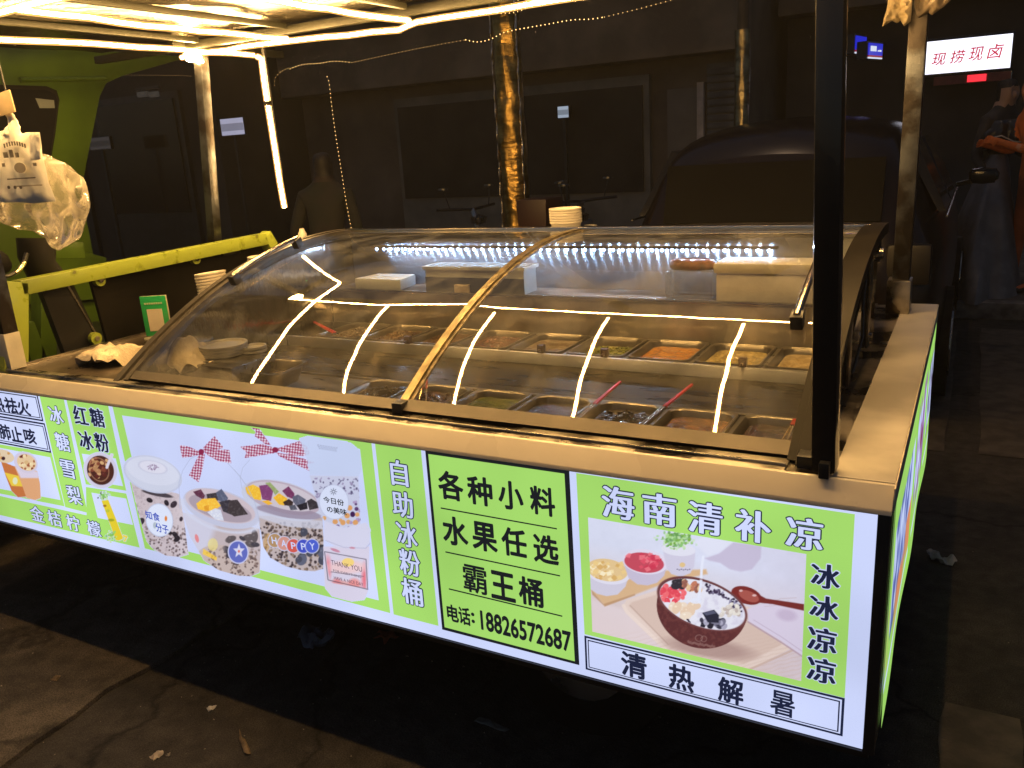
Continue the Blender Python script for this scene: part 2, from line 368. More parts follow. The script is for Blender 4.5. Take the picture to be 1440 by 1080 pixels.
# ---- text (built-in font, converted to mesh, fitted into a rectangle)
def glyphs(s, off=0.):
    cu = bpy.data.curves.new('t', 'FONT'); cu.body = s; cu.size = 1; cu.offset = off; cu.resolution_u = 3
    o = bpy.data.objects.new('t', cu); COL.objects.link(o)
    bpy.context.view_layer.update()
    me = bpy.data.meshes.new_from_object(o.evaluated_get(bpy.context.evaluated_depsgraph_get()))
    v = np.array([p.co[:] for p in me.vertices]) if len(me.vertices) else np.zeros((1, 3))
    fs = [tuple(p.vertices) for p in me.polygons]
    bpy.data.objects.remove(o); bpy.data.curves.remove(cu); bpy.data.meshes.remove(me)
    return v, fs
GC = {}
def gl(s, off):
    if (s, off) not in GC: GC[(s, off)] = glyphs(s, off)
    return GC[(s, off)]
def text_part(s, rect, y, m, parent, off=.02, smear=0., name='lettering', mapf=None):
    """glyph mesh fitted to rect; emboldened by small shifted copies (off all round, smear extra sideways)"""
    x0, x1, z0, z1 = rect
    v, fs = gl(s, 0.); mn = v.min(0); mxx = v.max(0)
    kx = (x1-x0)/(mxx[0]-mn[0]); kz = (z1-z0)/(mxx[1]-mn[1])
    mb = MB(); sh = [(0, 0)]
    if off or smear:
        n_ = 10; sh += [((off+smear)*math.cos(2*PI*i/n_), off*math.sin(2*PI*i/n_)) for i in range(n_)]
        if smear: sh += [(-smear*.5, 0), (smear*.5, 0)]
    for i, (dx, dz) in enumerate(sh):
        X = x0+(v[:, 0]-mn[0]+dx)*kx; Z = z0+(v[:, 1]-mn[1]+dz)*kz
        yy = y-i*.00003
        mb.add([(mapf(a, yy, c) if mapf else (a, yy, c)) for a, c in zip(X, Z)], fs)
    return mb.build(name, m, parent, fix=False)

# ================================================================== SIGNS IN THE BACKGROUND
sw = emat('sign_white', s2l((240, 240, 255)), 1.6, uneven=.1, sample=True)
p0 = ony(1303, 59, 10); p1 = ony(1425, 47, 10); p2 = ony(1303, 105, 10)
sx0, sx1, sz1, sz0 = p0[0], p1[0], (p0[2]+p1[2])/2, p2[2]-.0
sg = thing('shop_light_box', 'glowing white sign with four red brush characters above the far stall', 'sign', (sx0, 10, sz0))
hh = sz1-sz0; ww = sx1-sx0
m_ = MB(); m_.box(-.02, ww+.02, .002, .14, -.03, hh+.03); m_.build('case', blackm, sg, bevel=.005)
m_ = MB(); m_.box(0, ww, -.006, 0, 0, hh); m_.build('panel', sw, sg)
redt = emat('sign_red', s2l((205, 40, 70)), .9)
for i, ch in enumerate('现捞现卤'):
    text_part(ch, (ww*(.09+.215*i), ww*(.09+.215*i)+ww*.155, hh*(.26+.02*i), hh*(.62+.04*i)), -.009, redt, sg, .010, mapf=lambda a, y, c: (a+(c-hh*.45)*.18, y, c))
m_ = MB(); m_.box(ww*.12, ww*1.02, .0, .1, -.13, -.035); m_.build('lower_board', mat('dull_red_board', (.25, .06, .04), .6), sg)
m_ = MB(); m_.box(ww*.52, ww*.74, -.01, 0, -.12, -.045); m_.build('red_strip', emat('red_led', (1, .03, .05), 1.3), sg)
m_ = MB(); m_.beam((ww+.0, .06, -.03), (ww, .06, -sz0+.13), .05, .05, (0, 1, 0)); m_.build('pole', steel, sg)
# blue bank-style signs seen edge on
bl = emat('sign_blue', (.02, .03, .75), .7); blw = emat('sign_pale', s2l((225, 235, 255)), .9); blr = emat('sign_dull_red', (.35, .02, .03), .7)
for (q, lab, txt) in [([(1202, 47), (1218, 56), (1217, 81), (1201, 75)], 'nearer of two blue lit signs, plain, left of the steel pole', 0), ([(1223, 57), (1240, 65), (1240, 88), (1219, 82)], 'farther blue lit sign with small white characters, nearest the steel pole', 1)]:
    ps = [ony(*q[0], 9.2), ony(*q[1], 9.6), ony(*q[2], 9.6), ony(*q[3], 9.2)]
    o0 = Vector(ps[3]); ex = Vector(ps[2])-o0; ex.z = 0; L = ex.length; ang = math.atan2(ex.y, ex.x)
    H = ps[0][2]-ps[3][2]
    t = thing('blue_sign', lab, 'sign', tuple(o0), rz=ang)
    m_ = MB(); m_.box(0, L, .002, .12, 0, H); m_.build('case', blackm, t)
    m_ = MB(); m_.box(.02, L-.02, -.01, 0, H*.2, H-.02); m_.build('panel', bl, t)
    m_ = MB(); m_.box(.02, L-.02, -.01, 0, H*.09, H*.19); m_.build('red_line', blr, t)
    m_ = MB(); m_.box(.02, L-.02, -.01, 0, 0, H*.08); m_.build('white_line', blw, t)
    m_ = MB(); m_.box(L*.4, L*.6, .121, .5, H*.4, H*.6); m_.build('bracket', blackm, t)
    if txt:
        m_ = MB()
        for k in range(3): m_.box(L*(.15+.13*k), L*(.25+.13*k), -.016, -.011, H*.42, H*.72)
        m_.box(L*.62, L*.68, -.016, -.011, H*.42, H*.5); m_.box(L*.72, L*.84, -.016, -.011, H*.42, H*.52)
        m_.build('characters', blw, t)
# small pale lit notices far off
for (u0, v0, u1, v1, y, lab, c, st) in [(313, 165, 341, 191, 7.2, 'small pale lit notice with a pinkish middle beyond the left pole', (205, 205, 235), .55),
                                        (785, 149, 799, 166, 8.7, 'tiny bluish lit notice just right of the gold wrapped pole', (190, 205, 225), .6),
                                        (128, 192, 153, 211, 6.8, 'very dim grey notice behind the cab edge', (70, 66, 66), .5)]:
    a = ony(u0, v1, y); c_ = ony(u1, v0, y)
    t = thing('lit_notice', lab, 'sign', (a[0], y, a[2])); w_ = c_[0]-a[0]; h_ = c_[2]-a[2]
    m_ = MB(); m_.box(-.01, w_+.01, .001, .05, -.01, h_+.01); m_.build('case', blackm, t)
    m_ = MB(); m_.box(0, w_, -.006, 0, 0, h_); m_.build('panel', emat('notice'+str(u0), s2l(c), st), t)
    m_ = MB(); m_.box(0, w_, -.008, -.0062, h_*.25, h_*.7); m_.build('band', emat('noticeb'+str(u0), s2l(tuple(x*.75 for x in c)), st), t)
    m_ = MB(); m_.beam((w_/2, .03, -.01), (w_/2, .03, -a[2]), .04, .04, (0, 1, 0)); m_.build('stand', blackm, t)
t = thing('twin_sign', 'two small square signs given a faint glow above the street at the left', 'sign', (0, 0, 0))
for (u0, u1) in ((193, 205), (210, 220)):
    a = ony(u0, 137, 7.0); c_ = ony(u1, 128, 7.0); m_ = MB(); m_.box(a[0], c_[0], 7.0, 7.04, a[2], c_[2]); m_.build('plate', emat('dim_plate', (.05, .045, .04), .6), t)  # plates carry a weak emission though they are no lamps
m_ = MB(); a = ony(190, 126, 7.05); c_ = ony(223, 124, 7.05); m_.box(a[0], c_[0], 7.05, 7.08, a[2]-.02, a[2]+.02); m_.build('rail', blackm, t)

# ================================================================== FOIL WRAPPED POLES
def foil_pole(name_y, uL, uR, v, vtop_uL, label, seed, ztop, silver=True):
    a = ony(uL, v, name_y); c = ony(uR, v, name_y); r = abs(c[0]-a[0])/2; cx = (a[0]+c[0])/2
    foil_ = foil if silver else mat('pale_foil', (.34, .28, .17), .30, 1, .3, 6, 1., 9, stretch=(1, 1, 2.2))
    t = thing('wrapped_pole', label, 'pole', (cx, name_y, 0), group='poles wrapped in metallic foil')
    def fn(i, j):
        th = 2*PI*i; z = j*ztop
        w = float(vnoise(math.cos(th)*2.2+5+z*3.2, z*7+math.sin(th)*2.2, seed))
        w2 = float(vnoise(math.cos(th)*5+20+z*6, z*21+math.sin(th)*5, seed+2))
        rr = r*(.88+.16*w+.08*w2); return (rr*math.cos(th), rr*math.sin(th), z)
    m_ = MB(); m_.grid(fn, 40, 90); m_.build('foil_wrap', foil_, t, smooth=True, fix=False)
    m_ = MB(); m_.tube([(0, 0, 0), (0, 0, ztop+2.5)], r*.8, 14); m_.build('pole_core', mat('pole_core', (.05, .045, .04), .7), t)
    if silver:
        for sx_ in (-1, 1):
            pts = [(sx_*r*1.0*(1+.03*math.sin(k)), -r*.45+.006*math.sin(k*2.1), z) for k, z in enumerate(np.linspace(.2, ztop, 60))]
            m_ = MB(); m_.tube(pts, [r*.07*(.6+.8*random.random()) for _ in pts], 5); m_.build('foil_seam', mat('silver_tape', (.7, .66, .58), .3, 1, .3, 30, .6, 60), t)
    return t
gp = foil_pole(3.4, 704, 738, 200, 0, 'gold foil wrapped pole standing behind the middle of the display case', 3, 2.6)
gp2 = foil_pole(5.2, 1034, 1054, 100, 0, 'thinner pale foil wrapped pole above the parked car roof', 8, 2.28, False)

# ================================================================== PARKED CAR
paint = mat('car_black_paint', (.010, .007, .008), .22, 0, .1, 3, 0, spec=.3)
car = thing('parked_car', 'dark parked car standing close behind the right half of the stall', 'car', (-.88, 3.0, 0))
secs = []   # (y, half width base, half width roof, z shoulder, z roof)
for (y, wb, wr_, zs, zr) in [(0, .62, .52, .62, .80), (.06, .80, .62, .82, 1.02), (.22, .85, .56, 1.02, 1.46), (.55, .87, .56, 1.08, 1.585), (1.2, .88, .58, 1.08, 1.61), (2.2, .88, .58, 1.06, 1.56), (2.7, .88, .57, 1.04, 1.38), (3.2, .87, .66, .99, 1.02), (3.8, .84, .66, .90, .93), (4.15, .74, .58, .70, .74)]:
    h = [(-wb*.96, .22), (-wb, .50), (-wb*.985, zs*.86), (-wb*.93, zs), (-(wr_+.07), zr-.13), (-(wr_+.02), zr-.055), (-wr_*.72, zr-.005), (-wr_*.35, zr+.02), (0, zr+.028), (wr_*.35, zr+.02), (wr_*.72, zr-.005), (wr_+.02, zr-.055), (wr_+.07, zr-.13), (wb*.93, zs), (wb*.985, zs*.86), (wb, .5), (wb*.96, .22)]
    secs.append([(a, y, z) for a, z in h])
m_ = MB(); n = len(secs[0])
for s_ in secs: m_.v += s_
for i in range(len(secs)-1):
    for j in range(n-1): m_.f.append((i*n+j, i*n+j+1, (i+1)*n+j+1, (i+1)*n+j))
m_.f.append(tuple(range(n))); m_.f.append(tuple((len(secs)-1)*n+j for j in range(n))[::-1])
body = m_.build('body', paint, car, smooth=True); sbm = body.modifiers.new('round', 'SUBSURF'); sbm.levels = 2; sbm.render_levels = 2
for p_ in body.data.polygons: p_.use_smooth = True
wn = MB(); wn.add([(-.60, .135, 1.08), (.60, .135, 1.08), (.50, .255, 1.43), (-.50, .255, 1.43)], [(0, 1, 2, 3)])
m_ = MB(); m_.box(-.56, .56, .125, .155, 1.08, 1.40, Matrix.Rotation(math.radians(-17), 3, 'X')); m_.build('rear_window', carglass, car)
for s_ in (-1, 1):
    for (y0, y1) in ((.45, 1.15), (1.25, 2.15)):
        m_ = MB(); m_.add([(s_*.838, y0, 1.10), (s_*.838, y1, 1.10), (s_*.66, y1-.05, 1.47), (s_*.66, y0+.1, 1.47), (s_*.80, y0, 1.10), (s_*.80, y1, 1.10), (s_*.6, y1-.05, 1.46), (s_*.6, y0+.1, 1.46)],
                          [(0, 1, 2, 3), (4, 7, 6, 5), (0, 4, 5, 1), (1, 5, 6, 2), (2, 6, 7, 3), (3, 7, 4, 0)]); m_.build('side_window', darkglass, car)
    m_ = MB(); m_.tube([(s_*.845, y, 1.085+.0*y) for y in np.linspace(.35, 2.5, 12)], .006, 6); m_.build('chrome_trim', steel_pol, car)
    m_ = MB(); m_.lathe([(.0, -.05), (.05, -.045), (.085, -.02), (.09, .02), (.07, .05), (0, .06)], (s_*1.0, 2.15, 1.17), 14, 1.05, .7); mr_ = m_.build('wing_mirror', paint, car, smooth=True)
    m_ = MB(); m_.box(s_*1.0-.07, s_*1.0+.07, 2.075, 2.085, 1.13, 1.21); m_.build('mirror_glass', darkglass, mr_, bevel=.004)
    m_ = MB(); m_.beam((s_*.84, 2.15, 1.12), (s_*.96, 2.15, 1.15), .03, .03); m_.build('mirror_arm', paint, mr_)
    m_ = MB(); m_.box(s_*.70-.1, s_*.70+.1, .035, .10, .78, .98); m_.build('tail_lamp', mat('lamp_dark', (.006, .004, .004), .5), car, bevel=.02)
    for y in (.85, 3.25):
        m_ = MB(); m_.tube([(s_*.70, y, .32), (s_*.90, y, .32)], .32, 28); wh = m_.build('wheel', rubber, car)
        m_ = MB(); m_.tube([(s_*.88, y, .32), (s_*.908, y, .32)], .20, 20); m_.build('rim', steel, wh)
m_ = MB(); m_.box(-.82, .82, -.06, .05, .34, .56); m_.build('bumper', paint, car, bevel=.03)
m_ = MB(); m_.box(-.24, .24, -.068, -.061, .62, .74); m_.build('number_plate', mat('plate_blue', (.03, .05, .2), .4), car)

# ================================================================== PEOPLE
def person(name_label, loc, rz, pose, mats, cut, group=None, scale=1., extra=None):
    """one continuous skinned body; shirt, trousers, skin and hair are material zones"""
    J, E_ = pose
    me = bpy.data.meshes.new('person'); me.from_pydata([j[0] for j in J], E_, []); me.update()
    o = bpy.data.objects.new('person', me); COL.objects.link(o)
    bm = bmesh.new(); bm.from_mesh(me); ly = bm.verts.layers.skin.verify(); bm.verts.ensure_lookup_table()
    for v, j in zip(bm.verts, J):
        v[ly].radius = j[1] if isinstance(j[1], tuple) else (j[1], j[1])
    bm.verts[0][ly].use_root = True; bm.to_mesh(me); bm.free()
    sk = o.modifiers.new('s', 'SKIN'); sk.use_smooth_shade = True; sb = o.modifiers.new('u', 'SUBSURF'); sb.levels = 2; sb.render_levels = 2
    bpy.context.view_layer.update()
    m2 = bpy.data.meshes.new_from_object(o.evaluated_get(bpy.context.evaluated_depsgraph_get()))
    bpy.data.objects.remove(o); m2.materials.clear()
    for m in mats: m2.materials.append(m)
    for p in m2.polygons: p.material_index = cut(p.center); p.use_smooth = True
    ob = bpy.data.objects.new('person', m2); COL.objects.link(ob)
    ob.location = loc; ob.rotation_euler = (0, 0, rz); ob.scale = (scale,)*3
    tag(ob, name_label, 'person', group)
    return ob
def stand_pose(la, ra, lean=0., stride=.06):
    """faces -y; la/ra = (elbow, wrist) of left and right arm"""
    J = [((0, 0, .93), (.15, .11)), ((0, 0, 1.08), (.135, .10)), ((0, -lean*.5, 1.28), (.16, .11)), ((0, -lean, 1.42), (.13, .09)), ((0, -lean-.01, 1.50), (.055, .055)),
         ((0, -lean-.02, 1.57), (.075, .085)), ((0, -lean-.02, 1.66), (.085, .10)), ((0, -lean-.01, 1.72), (.06, .07)), ((0, -lean-.115, 1.60), (.014, .018))]
    E_ = [(0, 1), (1, 2), (2, 3), (3, 4), (4, 5), (5, 6), (6, 7), (5, 8)]
    for s, (el, wr) in ((-1, la), (1, ra)):
        k = len(J)
        J += [((s*.17, -lean, 1.39), (.065, .065)), (el, (.045, .045)), (wr, (.028, .03))]; E_ += [(3, k), (k, k+1), (k+1, k+2)]
        d = (Vector(wr)-Vector(el)).normalized(); side = Vector((s, 0, 0)).cross(d); side = side.normalized() if side.length > .1 else Vector((0, 0, 1))
        palm = Vector(wr)+d*.06; J.append((tuple(palm), (.036, .018))); kp = len(J)-1; E_.append((k+2, kp))
        for q in range(4):
            f0 = palm+d*.035+side*(.024-.016*q); f1 = f0+d*(.035+.006*(1.5-abs(q-1.5)))
            J += [(tuple(f0), .0095), (tuple(f1+Vector((0, 0, -.012))), .008)]; E_ += [(kp, len(J)-2), (len(J)-2, len(J)-1)]
        th = palm-d*.01+side*.045; J.append((tuple(th), .010)); E_.append((kp, len(J)-1))
    for s in (-1, 1):
        k = len(J); fy = s*stride
        J += [((s*.095, 0, .86), (.085, .085)), ((s*.105, fy*.4-.01, .48), (.058, .06)), ((s*.11, fy, .10), (.04, .042)), ((s*.115, fy-.13, .045), (.038, .03)), ((s*.12, fy-.19, .035), (.03, .022))]
        E_ += [(0, k), (k, k+1), (k+1, k+2), (k+2, k+3), (k+3, k+4)]
    return J, E_
skin = mat('skin', (.42, .25, .17), .55, 0, .1); hair = mat('black_hair', (.015, .012, .01), .6, 0, .2, 40, .3, 90)
def cutter(armz=None, lean=0.):
    def f(c):
        if c.z > 1.50:
            return 3 if (c.z > 1.655 or c.y > -lean-.01 and c.z > 1.55) else 2
        if c.z < .06: return 3
        if abs(c.x) > .2 and (c.y < -.22 or c.z < .93): return 2
        return 0 if c.z > .93 else 1
    return f
orange = mat('orange_lit_shirt', (.85, .20, .04), .8, 0, .1, 8, .3, 30); darkc = mat('dark_clothes', (.05, .045, .045), .85, 0, .2, 8, .3, 30)
denim = mat('dark_trousers', (.04, .035, .035), .85)
a = ony(1440, 150, 6.6)
pose = stand_pose(((-.26, -.10, 1.14), (-.14, -.32, 1.20)), ((.24, -.12, 1.14), (.12, -.32, 1.22)), .05)
orp = person('person in clothes coloured orange for an unseen stall lamp, looking down at held goods by the white sign pole', (a[0]+.13, 6.6, .13), math.radians(-70), pose, [orange, mat('orange_lit_trousers', (.45, .11, .04), .8), mat('lit_skin', (.75, .30, .14), .5), hair], cutter(lean=.05))  # orange light of an unseen lamp put into clothes and skin colours
a = ony(1404, 150, 7.0)
pose = stand_pose(((-.24, .0, 1.10), (-.26, -.16, .92)), ((.25, -.05, 1.12), (.25, -.24, 1.06)), .04)
person('person in dark clothes carrying a dark bag under the white sign', (a[0], 7.0, .13), math.radians(55), pose, [darkc, denim, skin, hair], cutter(lean=.04))
# bag in the dark person's hand
pt = ony(1418, 190, 6.8)
mb = sheet([(-.17, -.12), (.15, -.14), (.20, .02), (.10, .13), (-.12, .12), (-.19, 0)], .07, 4, mapf=lambda a, b, d: (a, d, b)); hb = mb.build('shoulder_bag', mat('dark_bag', (.03, .03, .035), .3), None, smooth=True)
hb.location = pt; tag(hb, 'dark shiny bag with pale strap held between the two people', 'bag')
m_ = MB(); m_.tube([(-.15, -.07, -.02), (-.05, -.085, 0), (.04, -.08, -.05), (.16, -.07, -.07)], .006, 6); m_.build('strap', mat('pale_strap', (.5, .48, .45), .4), hb)
# half hidden person behind the case at the left
a = ony(447, 220, 3.2)
pose = stand_pose(((-.25, .02, 1.12), (-.2, -.16, 1.0)), ((.25, .02, 1.12), (.2, -.16, 1.0)), .08)
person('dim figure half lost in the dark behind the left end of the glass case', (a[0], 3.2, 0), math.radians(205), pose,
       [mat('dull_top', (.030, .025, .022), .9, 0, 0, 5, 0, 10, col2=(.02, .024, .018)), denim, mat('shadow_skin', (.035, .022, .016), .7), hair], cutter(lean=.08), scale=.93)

# ================================================================== SCOOTERS AND COVERED SCOOTER
def scooter(loc, rz, label, c):
    t = thing('scooter', label, 'scooter', loc, 'scooters parked behind the stall', rz)
    bodym = mat('scooter_'+c[0], c[1], .3, 0, .1, 5, coat=.5)
    for x in (-.62, .62):
        m_ = MB(); m_.tube([(x, -.05, .24), (x, .05, .24)], .24, 24); w = m_.build('wheel', rubber, t)
        m_ = MB(); m_.tube([(x, -.056, .24), (x, .056, .24)], .13, 16); m_.build('rim', steel, w)
    m_ = MB(); m_.prism([(-.80, .42), (-.72, .72), (-.1, .70), (-.02, .36), (.3, .34), (.42, .50), (.46, .86), (.56, .84), (.60, .50), (.44, .28), (-.2, .24), (-.5, .42)], -.12, .12); m_.build('body', bodym, t, bevel=.03)
    m_ = MB(); m_.prism([(-.78, .725), (-.70, .80), (-.2, .78), (-.08, .715)], -.11, .11); m_.build('seat', blackm, t, bevel=.02)
    m_ = MB(); m_.tube([(.62, 0, .26), (.50, 0, .95), (.46, 0, 1.02)], .025, 8); m_.build('fork', steel, t)
    m_ = MB(); m_.tube([(.36, -.33, 1.04), (.45, -.12, 1.03), (.47, 0, 1.02), (.45, .12, 1.03), (.36, .33, 1.04)], .014, 8); m_.build('handlebar', blackm, t)
    m_ = MB(); m_.lathe([(0, -.05), (.07, -.03), (.08, .02), (.0, .05)], (.55, 0, .93), 12); m_.build('headlamp', steel_pol, t, smooth=True)
    for s in (-1, 1):
        m_ = MB(); m_.tube([(.42, s*.22, 1.04), (.40, s*.26, 1.2)], .006, 6); a = m_.build('mirror_stalk', blackm, t)
        m_ = MB(); m_.lathe([(0, -.01), (.05, -.008), (.05, .008), (0, .01)], (.40, s*.26, 1.22), 14); m_.build('mirror', steel_pol, a)
    return t
scooter((-3.4, 5.0, 0), .5, 'dark green scooter half hidden left of the gold wrapped pole', ('green', (.02, .045, .04)))
scooter((-2.75, 5.6, 0), 2.6, 'grey scooter parked just right of the gold wrapped pole', ('grey', (.09, .09, .09)))
scooter((-4.4, 5.4, 0), -.4, 'black scooter farthest left behind the display case', ('black', (.02, .02, .02)))
m_ = MB(); m_.prism([(.04, 0), (.22, 0), (.23, .24), (.03, .24)], -.12, .12); rb = m_.build('crate', mat('dark_red_crate', (.02, .002, .004), .5), None, bevel=.01)
a = ony(735, 335, 3.1); rb.location = (a[0], 3.1, a[2]); tag(rb, 'dark red box standing beside the stack of bowls behind the case', 'box')
m_ = MB(); m_.box(-.3, .5, -.3, .3, 0, a[2]-.002); st_ = m_.build('work_bench', blackboard, None, bevel=.01); st_.location = (a[0], 3.1, 0); tag(st_, 'black low bench under the dark red box', 'bench')
a = ony(1390, 250, 6.4)
cv = MB()
def cov(i, j):
    th = 2*PI*i; z = 1.12*(1-j); r = .10+.42*(j**.8); w = float(vnoise(math.cos(th)*3+5, math.sin(th)*3+z*2, 5))-.5
    f = .5+.5*math.sin(th*7+z*4); rr = r*(1+.25*w+.09*f*j)
    return (rr*.62*math.cos(th)+.08*(1-j), rr*1.5*math.sin(th), z if j > .02 else 1.12)
cv.grid(cov, 72, 26); o = cv.build('covered_scooter', mat('grey_cover', (.16, .15, .15), .6, 0, .15, 8, .3, 20), None, smooth=True, fix=False)
o.location = (a[0]-.02, 6.9, .13); tag(o, 'scooter under a grey draped cover beside the two people', 'scooter')

# ================================================================== GREEN TRUCK (cab and the hoop behind it)
trk = thing('truck_cab', 'lime green truck cab with a dark rear window at the left edge', 'truck', (0, 0, 0))
XC = -3.9
def cabp(pts, x=XC): return [tuple(onx(u, v, x)[1:]) for u, v in pts]
outl = cabp([(-120, 52), (268, 80), (232, 90), (172, 107), (150, 117), (141, 135), (133, 175), (120, 240), (108, 318), (112, 352), (150, 362), (150, 420), (-120, 440)])
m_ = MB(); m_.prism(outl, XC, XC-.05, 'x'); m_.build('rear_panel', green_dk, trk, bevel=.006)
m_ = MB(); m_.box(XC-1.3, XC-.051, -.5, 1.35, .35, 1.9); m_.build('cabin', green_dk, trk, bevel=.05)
win = cabp([(-90, 116), (66, 121), (80, 127), (84, 140), (78, 190), (70, 236), (60, 250), (-100, 250)], XC+.012)
m_ = MB(); m_.prism(win, XC+.012, XC-.0, 'x'); wf = m_.build('window_seal', rubber, trk, bevel=.003)
cx_ = sum(p[0] for p in win)/8; cz_ = sum(p[1] for p in win)/8
m_ = MB(); m_.prism([(cx_+(a-cx_)*.93, cz_+(c-cz_)*.90) for a, c in win], XC+.0135, XC+.012, 'x'); m_.build('rear_window', darkglass, trk)
m_ = MB(); p = cabp([(30, 112), (150, 110)], XC+.02); m_.tube([(XC+.01, a, c) for a, c in p], .012, 8); m_.build('gutter', green_dk, trk)
# patch of reflected sticker on the window
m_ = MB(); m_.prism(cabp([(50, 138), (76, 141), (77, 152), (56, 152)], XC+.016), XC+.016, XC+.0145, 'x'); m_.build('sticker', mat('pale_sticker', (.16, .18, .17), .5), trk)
for (a_, b_) in (((62, 385), (62, 520)), ((30, 455), (52, 512)), ((50, 352), (112, 352))):
    q0 = onx(*a_, -3.3); q1 = onx(*b_, -3.3); m_ = MB(); m_.beam(q0, q1, .07, .07, (1, 0, 0)); m_.build('bracket', green_dk, trk, bevel=.005)
m_ = MB(); m_.box(-4.9, -3.35, .1, 1.3, .35, .8); m_.build('underbody', blackm, trk, bevel=.03)
for y in (-.2, 1.15):
    m_ = MB(); m_.tube([(-4.5, y-.09, .3), (-4.5, y+.09, .3)], .30, 26); w = m_.build('wheel', rubber, trk)
    m_ = MB(); m_.tube([(-4.5, y-.10, .3), (-4.5, y+.10, .3)], .17, 18); m_.build('rim', steel, w)

XH = -2.7
hoop = thing('guard_hoop', 'lime green angular hoop with black board beneath it left of the glass case', 'guard rail', (0, 0, 0))
h0 = onx(24, 405, XH); h1 = onx(370, 336, XH); h2 = onx(410, 382, XH); hb_ = onx(6, 478, XH)
hb_ = h0+(hb_-h0)*1.0
m_ = MB(); m_.beam(h0, h1, .055, .05, (0, 0, 1)); m_.build('top_rail', green, hoop, bevel=.004)
m_ = MB(); m_.beam(h0+np.array([0, -.012, .024]), (XH, hb_[1], .93), .055, .082, (0, 1, 0)); m_.build('front_leg', green, hoop, bevel=.004)
m_ = MB(); m_.beam(h1+np.array([0, .004, .02]), (XH, h2[1]+.03, .95), .055, .05, (0, 1, 0)); m_.build('rear_leg', green, hoop, bevel=.004)
m_ = MB(); m_.prism([(h0[1]+.30, .93), (h0[1]+.28, h0[2]-.02), (h1[1], h1[2]-.03), (h1[1]+.08, .93)], XH-.03, XH-.015, 'x'); m_.build('black_board', blackboard, hoop)
m_ = MB(); m_.prism([(h0[1]+.14, .93), (h0[1]+.10, h0[2]-.02), (h0[1]+.22, h0[2]-.02), (h0[1]+.29, .93)], XH-.06, XH-.032, 'x'); m_.build('black_strip', blackm, hoop)
m_ = MB(); m_.beam((XH-.03, h0[1]+.20, h0[2]-.03), (XH-.03, h0[1]+.285, .935), .006, .006, (1, 0, 0)); m_.build('edge_trim', steel, hoop)
for (u, v) in ((140, 394), (275, 364)):
    q = onx(u, v, XH+.0); m_ = MB(); m_.tube([(XH-.014, q[1], q[2]), (XH+.006, q[1], q[2])], .022, 14); w = m_.build('eyelet', green, hoop)
    m_ = MB(); m_.tube([(XH+.006, q[1], q[2]), (XH+.012, q[1], q[2])], .009, 10); m_.build('bolt', steel, w)
q = onz(150, 477, .975); m_ = MB(); m_.tube([(XH-.014, q[1], .975), (XH+.006, q[1], .975)], .022, 14); w = m_.build('eyelet', green, hoop)
m_ = MB(); m_.tube([(XH+.006, q[1], .975), (XH+.012, q[1], .975)], .009, 10); m_.build('bolt', steel, w)
# cloth-wrapped black bracket and cable lump on the hoop
blk = thing('motor_bracket', 'black bent bracket with cable standing on the green hoop below the hanging bags', 'bracket', tuple(onx(60, 392, XH-.05)))
m_ = MB(); pts = [onx(u, v, XH-.08)-onx(60, 392, XH-.05) for u, v in ((50, 335), (52, 360), (58, 378), (78, 390), (95, 394))]
m_.tube(pts, [.06, .06, .055, .04, .012], 10); m_.build('arm', rubber, blk, smooth=True)
m_ = MB(); pts = [onx(u, v, XH-.04)-onx(60, 392, XH-.05) for u, v in ((-20, 392), (12, 388), (26, 381), (33, 372), (38, 356))]; m_.tube(pts, .008, 8); m_.build('cable', blackm, blk, smooth=True)
m_ = MB(); pts = [onx(u, v, XH-.035)-onx(60, 392, XH-.05) for u, v in ((22, 383), (30, 377), (35, 368))]; m_.tube(pts, .006, 8); m_.build('metal_lever', tongm, blk, smooth=True)
m_ = MB(); pts = [onx(u, v, XH-.1)-onx(60, 392, XH-.05) for u, v in ((-30, 362), (0, 372), (12, 376))]; m_.tube(pts, [.05, .045, .02], 8); m_.build('grip', rubber, blk, smooth=True)

# ================================================================== THE STALL CART
ZL = .95
cart = thing('food_cart', 'long food stall cart with cream ledges over glowing menu panels', 'food cart', (-1.5, .85, 0)); CO = Vector((-1.5, .85, 0))
def cb(mb, name, m, **k):
    o = mb.build(name, m, cart, **k); o.location = -CO; return o
X0 = -3.35
# front fascia lip (slightly raked so that the lamps above reach it)
m_ = MB(); m_.prism([(.0225, ZL-.001), (.016, ZL-.002), (-.014, .912), (-.0165, .9035), (-.002, .9035), (.006, .925), (.0225, .94)], X0, .0, 'x'); cb(m_, 'front_lip', cream, bevel=.0012)
m_ = MB(); m_.box(-.105, .0, .0235, 1.69, ZL-.012, ZL); cb(m_, 'side_ledge', cream_d, bevel=.0015)
m_ = MB(); m_.box(-.0, .003, .0, 1.69, ZL-.045, ZL-.001); cb(m_, 'side_lip', cream, bevel=.001)
m_ = MB(); m_.box(-.19, -.106, .024, 1.69, ZL-.03, ZL-.008); cb(m_, 'side_gutter', steel_dirty)
m_ = MB(); m_.box(X0, -.19, .0235, .088, ZL-.02, ZL-.002); cb(m_, 'front_gutter', steel_dirty, bevel=.001)
m_ = MB(); m_.box(X0, -.19, .046, .050, ZL-.002, ZL+.004); cb(m_, 'gutter_bead', steel, bevel=.001)
m_ = MB(); m_.box(XH+.035, -2.145, .09, 1.69, ZL-.03, ZL-.003); cb(m_, 'left_counter', mat('dark_counter_steel', (.20, .165, .13), .32, .7, 0, 5, .15, 30, col2=(.09, .07, .055), lo=.4, hi=.65, rvar=.1), bevel=.001)
